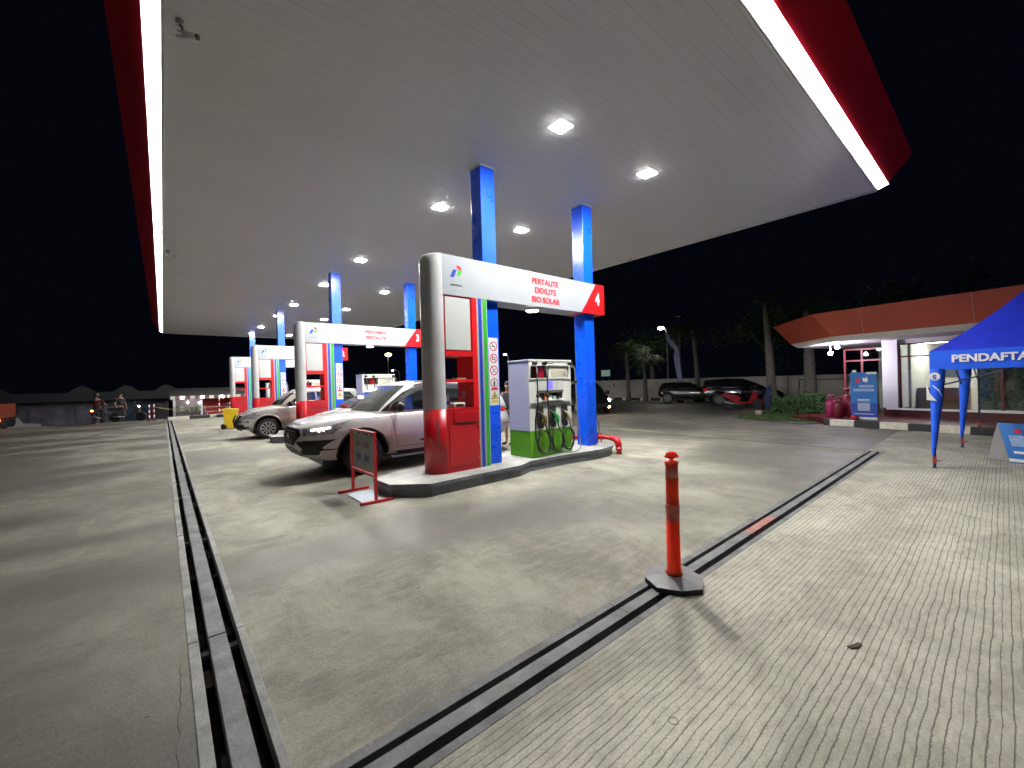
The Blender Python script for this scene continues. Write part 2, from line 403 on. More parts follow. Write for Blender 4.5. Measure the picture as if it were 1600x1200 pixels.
# leaves, chips and stains lying on the grooved pavement
LITR = M('dark_litter', (.06, .05, .04), .8)
mb = MB(); mb.prism([(3.02, .62), (3.06, .60), (3.11, .585), (3.10, .565), (3.05, .575), (3.01, .60)], .002, .008, 'z', LITR)
tag(mb.done('fallen_leaf'), 'small dark fallen leaf on the grooved pavement', 'leaf')

# ---------------------------------------------------------------- canopy
ZC = 5.38; X0, X1, Y0, Y1 = .09, 11.42, 1.66, 34.4
can = thing('station_canopy', 'huge flat white canopy with glowing edge strips and red fascia over the pump islands', 'canopy', ((X0+X1)/2, (Y0+Y1)/2, 0))
mb = MB(); mb.box((X0, Y0, ZC), (X1, Y1, ZC+.12), CEIL); mb.done('soffit', can)
def rim(off, z):  # outline grown outwards
    return [(X0-off, Y0-off, z), (X1+off, Y0-off, z), (X1+off, Y1+off, z), (X0-off, Y1+off, z)]
a, b, c = rim(.0, ZC), rim(.155, ZC+.11), rim(.50, ZC+.70)
a_in = rim(.018, ZC+.012)
for k in range(4):
    j = (k+1) % 4
    mt = {0: STRIPX, 3: STRIPY}.get(k) or M('unlit_strip_cover', (.55, .55, .55), .4)
    # the diffuser is a shallow box standing 3 cm proud of the edge
    n = Vector(((a[k][0]+a[j][0])/2-(X0+X1)/2, (a[k][1]+a[j][1])/2-(Y0+Y1)/2, 0))
    n = (Vector((math.copysign(1, n.x), 0, 0)) if k in (1, 3) else Vector((0, math.copysign(1, n.y), 0)))
    dn = (Vector((0, 0, -1))*.2 + n*.26).normalized()*(.018 if k in (0, 3) else .006)
    A, B_, C_, D_ = [Vector(p) for p in (a_in[k], a_in[j], b[j], b[k])]
    mb = MB(); vs = [A, B_, C_, D_]; vo = [p+dn for p in vs]
    mb.face(vo, mt); mb.face(vs, mt)
    for q in range(4): mb.face((vs[q], vs[(q+1) % 4], vo[(q+1) % 4], vo[q]), mt)
    mb.done('light_strip', can)
    mb = MB(); C1 = b; e = Vector((0, 0, .06))
    mb.face((b[k], b[j], c[j], c[k]), FASC); mb.face((tuple(Vector(c[k])), tuple(Vector(c[j])), tuple(Vector(a[j])+Vector((0, 0, .72))), tuple(Vector(a[k])+Vector((0, 0, .72)))), FASC)
    mb.done('fascia', can)
    mb = MB(); mb.tube([tuple(Vector(a[k])+Vector((0, 0, -.012))), tuple(Vector(a[j])+Vector((0, 0, -.012)))], .018 if k in (0, 3) else .03, 6, WPAINT); mb.done('edge_trim', can)
mb = MB(); mb.box((X0, Y0, ZC+.70), (X1, Y1, ZC+.74), FASC); mb.done('roof_deck', can)
# ceiling lamps
LEM = M('lamp_diffuser', (.8, .8, .8), .5, emis=(1, .985, .94), estr=LAMP_L)
LFR = M('lamp_frame', (.75, .75, .74), .35)
def ceiling_lamp():
    t = thing('ceiling_lamp', 'x', 'lamp', (0, 0, ZC), 0, 'square lamps set in the canopy ceiling')
    mb = MB(); mb.box((-.135, -.135, -.006), (.135, -.122, -.001), LFR); mb.box((-.135, .122, -.006), (.135, .135, -.001), LFR)
    mb.box((-.135, -.1215, -.006), (-.122, .1215, -.001), LFR); mb.box((.122, -.1215, -.006), (.135, .1215, -.001), LFR); mb.done('frame', t, False)
    mb = MB(); mb.box((-.121, -.121, -.008), (.121, .121, -.001), LEM); mb.done('diffuser', t, False)
    return t
NUM = ['nearest', 'second nearest', 'third nearest', 'fourth nearest', 'fifth nearest', 'sixth nearest', 'seventh nearest', 'farthest']
lamp0 = ceiling_lamp()
LY = [4.19, 7.69, 12.35, 16.05, 20.6, 24.2, 28.9, 32.5]
for i, y in enumerate(LY):
    for j, x in enumerate((4.61, 6.92)):
        lb = 'square white ceiling lamp, %s to the camera in the %s row' % (NUM[i], 'left' if j == 0 else 'right')
        if i == 0 and j == 0: lamp0.location = (x, y, ZC); lamp0['label'] = lb
        else: dup(lamp0, (x, y, ZC), lb)
# ---------------------------------------------------------------- columns
ROWY = [5.75 + 8.28*k for k in range(4)]
cA = None
rown = ['in pump island 4', 'in pump island 3', 'in pump island 2', 'in the farthest pump island']
for k, y in enumerate(ROWY):
    for x, side in ((4.255, 'left'), (6.92, 'right')):
        lb = '%s blue steel canopy column %s' % (side, rown[k])
        if cA is None:
            cA = thing('canopy_column', lb, 'column', (x+.15, y+.15, .2), 0, 'blue columns holding up the canopy')
            mb = MB(); mb.box((-.15, -.15, .0), (.15, .15, ZC-.2), BLUE, .006); mb.done('shaft', cA, False)
            mb = MB(); mb.box((-.165, -.165, ZC-.2-.03), (.165, .165, ZC-.2-.004), WPAINT); mb.done('ceiling_collar', cA, False)
        else: dup(cA, (x+.15, y+.15, .2), lb)
# ---------------------------------------------------------------- pump islands
isl_poly = [(2.42, 6.22), (2.43, 5.66), (2.88, 5.27), (4.62, 5.30), (4.98, 5.46), (5.9, 5.42), (6.75, 5.30), (7.2, 5.36), (7.46, 5.5), (7.6, 5.72), (7.62, 6.1), (7.3, 6.5), (2.95, 6.5)]
def inset(p, d, c=(5, 5.9)): return [(x+(c[0]-x)*d*(.25), y+(c[1]-y)*d) for x, y in p]
is0 = thing('pump_island_base', 'low grey concrete island with slate painted sides under pump arch 4', 'island', (5, 5.9, 0), 0, 'raised islands under the pump arches')
mb = MB(); mb.prism(inset(isl_poly, .05), 0, .145, 'z', KERBT, mside=KERBS); mb.done('kerb_side', is0)
mb = MB(); mb.prism(isl_poly, .145, .196, 'z', KERBT, mside=KERBE); mb.done('top_slab', is0)
for k in range(1, 4): dup(is0, (5, 5.9+8.28*k, 0), 'low grey concrete island under pump arch ' + ['3', '2', '1, the farthest'][k-1])

ARCHY0, ARCHY1 = 5.66, 6.14
def arch(num, texts, label, shelf=True):
    t = thing('pump_sign_arch', label, 'sign arch', (4.4, 5.9, .197), 0, 'white and red sign arches over the pump islands')
    yc = .5*(ARCHY0+ARCHY1); r = .24; xc = 3.39
    def cap(seg=16, rr=r): return [(xc + rr*math.cos(PI/2+PI*q/seg), yc + rr*math.sin(PI/2+PI*q/seg)) for q in range(seg+1)]
    # red lower cabinet with round nose
    mb = MB(); pts = cap() + [(4.03, ARCHY0), (4.03, ARCHY1)]
    mb.prism(pts, .197, 1.21, 'z', RED)
    for f in mb.bm.faces: f.smooth = abs(f.normal.z) < .1 and f.calc_center_median().x < xc
    mb.done('cabinet', t)
    mb = MB(); mb.box((3.53, ARCHY0-.018, .98), (4.005, ARCHY0-.001, 1.15), RED, .004); mb.box((3.55, ARCHY0-.022, .965), (3.99, ARCHY0-.001, .979), BPLAS)
    for x in (3.72, 3.80): mb.cyl((x, ARCHY0-.024, 1.06), (x, ARCHY0-.018, 1.06), .008, m=BPLAS)
    mb.done('drawer', t)
    mb = MB(); mb.box((3.44, ARCHY0-.010, .29), (3.995, ARCHY0-.001, .945), RED, .003); dr = mb.done('cabinet_door', t)
    mb = MB()
    mb.box((3.975, ARCHY0-.03, .86), (3.992, ARCHY0-.0105, .90), BPLAS); mb.done('latch', dr)
    for z in (.36, .60): 
        mb = MB(); mb.box((3.99, ARCHY0-.02, z), (4.0, ARCHY0-.0105, z+.05), STEEL); mb.done('hinge', dr)
    # faded sticker on the nose
    mb = MB(); ang = R(232); STK = M('faded_sticker', (.50, .10, .13), .5, noise=(15, .5))
    for q in range(4):
        a0, a1 = ang+q*.05, ang+(q+1)*.05
        mb.face([(xc+(r+.002)*math.cos(a), yc+(r+.002)*math.sin(a), z) for a, z in ((a0, .6), (a1, .6), (a1, 1.04), (a0, 1.04))], STK)
    mb.done('sticker', t)
    # grey aluminium nose above the cabinet
    mb = MB(); zs = [1.2105] + [3.52 + .14*q/5 for q in range(6)]
    shr = [1] + [math.sqrt(max(0, 1-(q/5)**2*.45)) for q in range(6)]
    rows = []
    for z, s_ in zip(zs, shr): rows.append([(x if x > xc else xc+(x-xc)*s_, y, z) for x, y in cap(16)])
    for A, B_ in zip(rows, rows[1:]):
        for q in range(16): mb.face((A[q], A[q+1], B_[q+1], B_[q]), ALU, True)
    mb.face(rows[-1], ALU); mb.done('pillar_nose', t)
    mb = MB(); mb.box((xc, ARCHY0+.02, 1.2105), (xc+.02, ARCHY1-.02, 3.03), ALU); mb.done('pillar_back', t)
    # beam
    mb = MB(); mb.prism([(xc+.001, 3.022), (6.715, 3.022), (7.20, 3.66), (xc+.001, 3.66)], ARCHY0, ARCHY1, 'y', WPAN); mb.done('beam_panel', t)
    mb = MB(); mb.prism([(6.71, 3.019), (7.47, 3.019), (7.47, 3.663), (7.2, 3.663)], ARCHY0-.004, ARCHY1+.004, 'y', REDP); mb.done('beam_end', t)
    # frame round the openings, shelves and the blank notice panel
    mb = MB(); mb.box((3.93, ARCHY0+.001, 1.2105), (4.03, ARCHY1, 3.0215), REDP); mb.done('post', t)
    mb = MB(); mb.box((3.411, ARCHY0+.004, 2.05), (3.929, ARCHY1-.004, 2.13), REDP); mb.done('cross_rail', t)
    mb = MB(); mb.box((3.411, ARCHY0+.004, 1.63), (3.929, ARCHY1-.004, 1.675), REDP); mb.done('shelf', t)
    mb = MB(); mb.box((3.411, ARCHY0+.02, 2.1305), (3.929, ARCHY0+.05, 3.0215), REDP); mb.done('panel_frame', t)
    NP = M('blank_notice_panel', (.50, .52, .51), .10, noise=(1, .06)); mb = MB(); mb.box((3.43, ARCHY0+.008, 2.15), (3.90, ARCHY0+.0195, 2.99), NP); mb.done('notice_panel', t)
    # stripes
    mb = MB(); mb.box((4.031, ARCHY0+.001, .1975), (4.252, ARCHY1, 3.0215), WPAN); sp_ = mb.done('stripe_panel', t)
    mb = MB(); mb.box((4.068, ARCHY0-.003, .1975), (4.128, ARCHY0+.0005, 3.021), SBLUE); mb.done('blue_stripe', sp_)
    mb = MB(); mb.box((4.168, ARCHY0-.003, .1975), (4.235, ARCHY0+.0005, 3.021), SGRN); mb.done('green_stripe', sp_)
    # logo of three slanted bars and its small name
    lg = MB()
    lg.prism([(3.535, 3.31), (3.605, 3.31), (3.665, 3.435), (3.595, 3.435)], ARCHY0-.004, ARCHY0-.001, 'y', SBLUE)
    lg.prism([(3.655, 3.345), (3.715, 3.345), (3.765, 3.43), (3.705, 3.43)], ARCHY0-.004, ARCHY0-.001, 'y', SGRN)
    lg.prism([(3.648, 3.505), (3.715, 3.505), (3.768, 3.442), (3.705, 3.442)], ARCHY0-.004, ARCHY0-.001, 'y', TRED)
    lg.done('logo', t)
    text('PERTAMINA', .042, (3.65, ARCHY0-.003, 3.185), FACE_NY, TGREY, 'logo_name', t, bold=.0003)
    for s_, z in texts: text(s_, .148, (5.67, ARCHY0-.003, z), FACE_NY, TRED, 'lettering', t, bold=.0042, sx=1.02)
    text(num, .34, (7.235, ARCHY0-.008, 3.325), FACE_NY, TWHITE, 'number', t, bold=.012, sx=.8)
    # lamp below the beam
    mb = MB(); mb.lathe([(.10, 3.0215), (.13, 3.0), (.13, 2.985)], (5.53, yc, 0), m=LFR)
    ls = mb.done('downlight', t); mb = MB(); mb.lathe([(.12, 2.984), (.10, 2.965), (.001, 2.955)], (5.53, yc, 0), m=M('downlight_lens', (.8, .8, .8), .4, emis=(1, .97, .9), estr=22)); mb.done('lens', ls)
    # safety stickers on the column
    yb = 5.75; mb = MB(); mb.box((4.325, yb-.006, 1.21), (4.53, yb-.0015, 2.39), M('sticker_white', (.72, .76, .80), .35)); stp = mb.done('safety_sign', t)
    SK = M('sign_black', (.03, .03, .03), .5)
    for q, z in enumerate((2.24, 2.03, 1.82, 1.60)):
        mb = MB(); c_ = (4.428, yb-.0065, z); mb.ring(c_, .068, .084, 'y', TRED)
        if q < 3: 
            s2 = .055; mb.prism([(c_[0]-s2, z+s2+.008), (c_[0]-s2+.012, z+s2+.014), (c_[0]+s2, z-s2), (c_[0]+s2-.012, z-s2-.008)], yb-.0095, yb-.0085, 'y', TRED)
        if q == 0: mb.box((4.385, yb-.008, z-.008), (4.47, yb-.0067, z+.010), SK)
        if q == 1: mb.box((4.39, yb-.008, z-.028), (4.465, yb-.0067, z+.026), SK); mb.ring((4.428, yb-.0085, z), .002, .017, 'y', TWHITE)
        if q == 2: mb.tube([(4.39, yb-.0075, z-.03), (4.43, yb-.0075, z), (4.46, yb-.0075, z+.03)], .006, 5, SK)
        if q == 3: mb.ring((4.428, yb-.0067, z+.035), .001, .014, 'y', SK); mb.box((4.41, yb-.008, z-.055), (4.446, yb-.0067, z+.02), SK)
        mb.done('prohibition_symbol', stp)
    mb = MB(); mb.box((4.36, yb-.0085, 1.475), (4.50, yb-.0062, 1.515), TRED); mb.done('red_caption', stp)
    YW = M('warning_yellow', (.72, .58, .02), .4)
    mb = MB(); mb.prism([(4.36, 1.33), (4.50, 1.33), (4.43, 1.44)], yb-.0085, yb-.0062, 'y', YW)
    mb.tube([(4.355, yb-.009, 1.327), (4.505, yb-.009, 1.327), (4.43, yb-.009, 1.447), (4.355, yb-.009, 1.327)], .005, 5, SK); mb.box((4.418, yb-.0095, 1.345), (4.442, yb-.0086, 1.39), SK); mb.done('warning_triangle', stp)
    mb = MB(); mb.box((4.36, yb-.0085, 1.255), (4.50, yb-.0062, 1.30), YW); mb.done('yellow_caption', stp)
    return t
arches = []
a4 = arch('4', [('PERTALITE', 3.49), ('DEXLITE', 3.32), ('BIO SOLAR', 3.145)], 'nearest sign arch with red end numbered 4, lettered PERTALITE DEXLITE BIO SOLAR')
a3 = arch('3', [('PERTAMAX', 3.45), ('PERTALITE', 3.26)], 'sign arch with red end numbered 3, lettered PERTAMAX PERTALITE'); a3.location.y += 8.28
a2 = arch('2', [], 'sign arch with red end numbered 2, third from the camera'); a2.location.y += 8.28*2
a1 = arch('1', [], 'farthest and smallest sign arch, beside the yellow bin'); a1.location.y += 8.28*3
# things standing on the shelf of arch 4
WPLA = M('clear_bottle_plastic', (.55, .60, .66), .12, spec=.8); LAB = M('blue_bottle_label', (.05, .12, .45), .4)
def bottle(x, y, z, lb):
    t = thing('water_bottle', lb, 'bottle', (x, y, z), 0, 'water bottles on the counter of arch 4')
    mb = MB(); mb.lathe([(.03, 0), (.034, .01), (.034, .15), (.026, .19), (.013, .21), (.013, .23)], m=WPLA, seg=14); mb.done('bottle_body', t, False)
    mb = MB(); mb.lathe([(.0345, .06), (.0345, .12)], m=LAB, seg=14); mb.done('bottle_label', t, False)
    mb = MB(); mb.lathe([(.015, .23), (.015, .25), (.001, .252)], m=LAB, seg=10); mb.done('cap', t, False)
bottle(3.46, 5.80, 1.211, 'clear plastic water bottle on the red counter beside the grey pillar')
bottle(3.55, 5.86, 1.211, 'blue capped water bottle on the red counter, right one of the pair')
mb = MB(); mb.box((3.62, 5.78, 1.211), (3.84, 5.98, 1.29), WPAINT, .01); t = thing('card_reader_box', 'small white cash box on the red counter of arch 4', 'box', (3.73, 5.88, 1.211)); mb.done('case', t)
mb = MB(); mb.box((3.64, 5.774, 1.235), (3.80, 5.7795, 1.272), BPLAS); mb.done('slot', t)
mb = MB(); mb.lathe([(.035, -.02), (.05, 0), (.05, .02), (.03, .03)], (3.90, 5.92, 1.42), 'x', m=STEEL); mb.cyl((3.80, 5.92, 1.42), (3.9, 5.92, 1.42), .012, m=BPLAS)
tag(mb.done('paper_roll_holder'), 'small round steel roll holder on the red side wall above the counter', 'holder')
mb = MB(); mb.box((3.70, 5.80, 1.6755), (3.88, 5.95, 1.70), M('beige_card', (.6, .45, .3), .6), .004); tag(mb.done('notebook'), 'pale notebook lying on the upper red shelf of arch 4', 'notebook')

# ---------------------------------------------------------------- dispensers
DW = M('dispenser_ivory', (.74, .76, .70), .3, noise=(2, .08)); DS = M('dispenser_lilac_side', (.66, .67, .76), .35, noise=(2, .06)); DG = M('dispenser_green', (.13, .42, .015), .28, noise=(2, .15))
DK = M('dispenser_dark', (.02, .018, .018), .35); HOSE = M('hose_rubber', (.012, .012, .014), .32)
def dispenser():
    t = thing('fuel_dispenser', 'x', 'fuel pump', (5.7, 5.9, .197), 0, 'fuel dispensers on the islands')
    xa, xb, ya, yb = 5.13, 6.27, 5.62, 6.20; zg = .69
    mb = MB(); mb.box((xa, ya, .198), (xb, yb, zg), DG, .006); mb.done('green_base', t)
    # upper body as a box with two openings through its front
    mb = MB()
    mb.box((xa, ya, zg+.0005), (xb, yb, 1.22), DW); mb.box((xa, ya, 1.22), (5.33, yb, 1.42), DW); mb.box((6.02, ya, 1.22), (xb, yb, 1.42), DW); mb.box((5.33, ya+.14, 1.22), (6.02, yb, 1.42), DK)
    mb.box((xa, ya, 1.42), (xb, yb, 1.66), DW)
    mb.box((xa, ya, 1.66), (xa+.05, yb, 1.90), DW); mb.box((xb-.06, ya, 1.66), (xb, yb, 1.90), DW)
    mb.box((xa, ya, 1.90), (xb, yb, 1.985), DW); bd = mb.done('housing', t, fixn=True)
    mb = MB(); mb.box((xa-.004, ya+.01, zg+.002), (xa-.0005, yb-.01, 1.98), DS); mb.done('side_panel', bd)
    mb = MB(); mb.box((xa-.012, ya-.012, 1.9855), (xb+.012, yb+.012, 2.015), DW, .005); mb.done('top_cover', t)
    # upper window: dark opening, red box, beige screen housing
    mb = MB(); mb.box((xa+.052, ya+.2, 1.661), (xb-.062, ya+.21, 1.899), DK); mb.done('window_back', t)
    mb = MB(); mb.box((5.43, ya+.05, 1.662), (5.56, ya+.199, 1.88), RED); mb.done('valve_box', t)
    mb = MB(); mb.prism([(5.68, 1.662), (6.205, 1.662), (6.205, 1.898), (5.68, 1.898)], ya+.03, ya+.195, 'y', DW); pn = mb.done('display_housing', t)
    mb = MB(); mb.prism([(5.77, 1.68), (6.08, 1.68), (6.16, 1.87), (5.70, 1.87)], ya+.022, ya+.029, 'y', M('beige_panel', (.52, .50, .40), .3)); mb.done('beige_panel', pn)
    mb = MB(); mb.box((xa+.03, ya-.02, 1.645), (xb-.05, ya-.001, 1.668), DW, .004); mb.done('ledge', t)
    mb = MB(); mb.box((5.33, ya-.006, 1.435), (6.06, ya-.001, 1.63), M('panel_grey', (.66, .68, .64), .35), .002); pg = mb.done('control_panel', t)
    mb = MB(); mb.box((5.60, ya-.010, 1.455), (5.745, ya-.0062, 1.61), M('violet_screen', (.1, .08, .5), .2, emis=(.22, .2, 1), estr=.85)); mb.done('screen', pg)
    for q in range(4):
        mb = MB(); mb.box((5.78, ya-.009, 1.475+q*.036), (5.90, ya-.0062, 1.482+q*.036), TGREY); mb.done('button_row', pg)
    mb = MB(); mb.box((5.32, ya-.008, 1.385), (6.03, ya-.001, 1.43), M('brown_visor', (.12, .10, .09), .4)); mb.done('visor', t)
    mb = MB(); mb.prism([(5.33, 1.215), (5.42, 1.235), (5.9, 1.235), (6.02, 1.215), (6.02, 1.27), (5.92, 1.25), (5.42, 1.25), (5.33, 1.33)], ya-.05, ya+.10, 'y', DW); mb.done('tray', t)
    for x, w, h, mt in ((5.46, .10, .10, DK), (5.585, .07, .12, M('orange_card', (.8, .25, .08), .5)), (5.70, .10, .09, TWHITE), (5.82, .08, .07, M('pale_green_card', (.45, .7, .55), .5)), (5.92, .06, .10, DK)):
        mb = MB(); mb.box((x-w/2, ya+.02, 1.251), (x+w/2, ya+.035, 1.251+h), mt); mb.done('card', t)
    mb = MB(); mb.box((xa+.03, ya-.03, 1.185), (xb-.04, ya-.001, 1.212), M('metal_bar', (.45, .46, .42), .3, metal=.5), .004); mb.done('bumper_bar', t)
    NC = [M('nozzle_brown', (.22, .15, .06), .35), M('nozzle_green', (.02, .38, .08), .3), M('nozzle_cream', (.62, .55, .40), .35)]
    for q, x in enumerate((5.37, 5.70, 6.03)):
        mb = MB(); mb.prism([(x-.065, .80), (x-.03, .73), (x+.05, .73), (x+.075, .80), (x+.06, 1.13), (x-.06, 1.13)], ya-.055, ya-.001, 'y', DK); bt = mb.done('nozzle_boot', t)
        mb = MB(); mb.tube([(x-.03, ya-.06, 1.02), (x+.01, ya-.09, .985), (x+.05, ya-.10, .93), (x+.07, ya-.10, .84), (x+.075, ya-.09, .79)], .02, 8, NC[q], radii=[.012, .022, .036, .028, .018])
        mb.tube([(x+.0, ya-.10, .90), (x-.03, ya-.11, .86), (x+.0, ya-.11, .80), (x+.06, ya-.10, .79)], .008, 6, NC[q])
        nz = mb.done('nozzle', t)
        mb = MB(); mb.tube([(x-.065, ya-.05, 1.05), (x-.03, ya-.06, 1.02)], .011, 8, CHROME); mb.done('spout', nz)
        # hose coil hanging below each nozzle
        pts = [(x+.075, ya-.09, .79)]; rx, rz, cx_, cz = .155, .205, x+.05, .47
        for w in range(44):
            a_ = PI*.35 - 2*PI*1.75*w/43
            pts.append((cx_+(rx+.012*math.sin(w*.9))*math.cos(a_), ya-.09+.035*w/43*(1 if q != 1 else -1), cz+rz*math.sin(a_)))
        mb = MB(); mb.tube(pts, .0145, 8, HOSE); mb.done('hose', t)
    for q, (x, x2) in enumerate(((5.24, 5.20), (5.50, 5.52), (6.20, 6.33))):
        mb = MB(); mb.ball((x, ya-.06, 1.945), .05, (1.1, .9, .8), BPLAS); mb.cyl((x, ya-.001, 1.945), (x, ya-.06, 1.945), .022, m=BPLAS)
        mb.cyl((x+.01, ya-.075, 1.92), (x+.01, ya-.09, 1.86), .016, .013, m=CHROME); mb.done('hose_swivel', t)
        if q < 2: pts = [(x+.01, ya-.09, 1.86), (x+.012, ya-.10, 1.6), (x+.008, ya-.10, 1.2), (x2-.02*(q == 0), ya-.10, .9), (x2-.03*(q == 0), ya-.11, .6), (x2+.02, ya-.11, .36), (x2+.12, ya-.11, .27)]
        else: pts = [(x+.03, ya-.09, 1.9), (x+.08, ya-.10, 1.84), (x+.10, ya-.11, 1.4), (x+.11, ya-.11, 1.0), (x+.14, ya-.12, .6), (x+.17, ya-.13, .28), (x+.10, ya-.15, .222), (x-.1, ya-.17, .215), (x-.3, ya-.15, .23), (x-.36, ya-.12, .3)]
        mb = MB(); mb.tube(pts, .0125, 8, HOSE if q < 2 else M('worn_grey_hose', (.2, .2, .2), .3)); mb.done('hose', t)
        mb = MB(); mb.lathe([(.022, -.035), (.03, -.02), (.03, .02), (.022, .035)], (x+.012+(.095 if q == 2 else 0), ya-.10, 1.34+.24*(q == 2)), 'z', m=BPLAS); mb.done('hose_clamp', t)
    text('PERTAMINA', .024, (5.72, ya-.003, 1.945), FACE_NY, TGREY, 'brand_name', t)
    return t
d0 = dispenser(); d0['label'] = 'white and green fuel dispenser with three nozzles on island 4'
for k in range(1, 4): dup(d0, (5.7, 5.9+8.28*k, .197), 'white and green fuel dispenser on island ' + '321'[k-1])

# ---------------------------------------------------------------- cars
def sup(a_, b_, n, N=88):
    out = []
    for k in range(N):
        th = 2*PI*k/N; c, s_ = math.cos(th), math.sin(th)
        out.append((a_*math.copysign(abs(c)**(2/n), c), b_*math.copysign(abs(s_)**(2/n), s_)))
    return out
def lerp(x, tab):
    if x <= tab[0][0]: return tab[0][1]
    for (a_, va), (b_, vb) in zip(tab, tab[1:]):
        if x <= b_:
            t_ = (x-a_)/(b_-a_); t_ = t_*t_*(3-2*t_)*.5 + t_*.5; return va+(vb-va)*t_
    return tab[-1][1]
def decal(bvh, poly, axis, sgn, mat, off=.004, step=.04, name='x', parent=None):
    """patch following the body: poly in (x,z) seen along y, or (y,z) seen along x, or (x,y) seen along z"""
    bm = bmesh.new(); f = bm.faces.new([bm.verts.new((p[0], p[1], 0)) for p in poly])
    for ax in (0, 1):
        lo = min(p[ax] for p in poly); hi = max(p[ax] for p in poly); q = lo+step
        while q < hi-.3*step:
            n = Vector((1, 0, 0)) if ax == 0 else Vector((0, 1, 0))
            bmesh.ops.bisect_plane(bm, geom=bm.verts[:]+bm.edges[:]+bm.faces[:], plane_co=n*q, plane_no=n); q += step
    bmesh.ops.triangulate(bm, faces=bm.faces[:])
    for v in bm.verts:
        p = v.co.copy()
        if axis == 'y': o, d = Vector((p.x, sgn*5, p.y)), Vector((0, -sgn, 0))
        elif axis == 'x': o, d = Vector((sgn*9, p.x, p.y)), Vector((-sgn, 0, 0))
        else: o, d = Vector((p.x, p.y, 5)), Vector((0, 0, -1))
        h = bvh.ray_cast(o, d)
        if h[0] is None: h = bvh.find_nearest(Vector((p.x, 0, p.y)) if axis == 'y' else Vector((sgn*9, p.x, p.y)))
        v.co = h[0] + h[1]*off
    bmesh.ops.recalc_face_normals(bm, faces=bm.faces)
    me = bpy.data.meshes.new(name); 
    for fc in bm.faces: fc.smooth = True
    bm.to_mesh(me); bm.free(); me.materials.append(mat)
    o = bpy.data.objects.new(name, me); COL.objects.link(o); o.parent = parent; return o
def wheel(t, x, y, r, side, rimmat, spokes=10, w=.22):
    mb = MB(); o = (x, y, r); wd = w*side
    mb.lathe([(r*.62, -.5*wd), (r*.9, -.5*wd), (r*.985, -.38*wd), (r, -.2*wd), (r, .2*wd), (r*.985, .38*wd), (r*.9, .5*wd), (r*.66, .5*wd), (r*.62, .42*wd)], o, 'y', 36, BLACK)
    wh = mb.done('wheel', t, False)
    mb = MB(); yy = .43*wd
    mb.lathe([(r*.66, yy+.05*wd), (r*.6, yy), (r*.58, yy-.25*wd), (r*.2, yy-.3*wd)], o, 'y', 36, BPLAS)
    mb.lathe([(r*.665, yy+.02*wd), (r*.665, yy+.07*wd), (r*.60, yy+.07*wd), (r*.60, yy-.02*wd)], o, 'y', 36, rimmat)
    mb.lathe([(r*.15, yy-.1*wd), (r*.15, yy+.03*wd), (.001, yy+.05*wd)], o, 'y', 16, rimmat)
    for k in range(spokes):
        a_ = 2*PI*k/spokes; T0 = mb.T; mb.T = Matrix.Translation(Vector(o)) @ Matrix.Rotation(a_, 4, 'Y')
        mb.prism([(r*.12, -r*.035), (r*.61, -r*.055), (r*.61, r*.055), (r*.12, r*.035)], yy-.08*wd, yy+.10*wd, 'y', rimmat); mb.T = T0
    mb.done('rim', wh, False)
    return wh
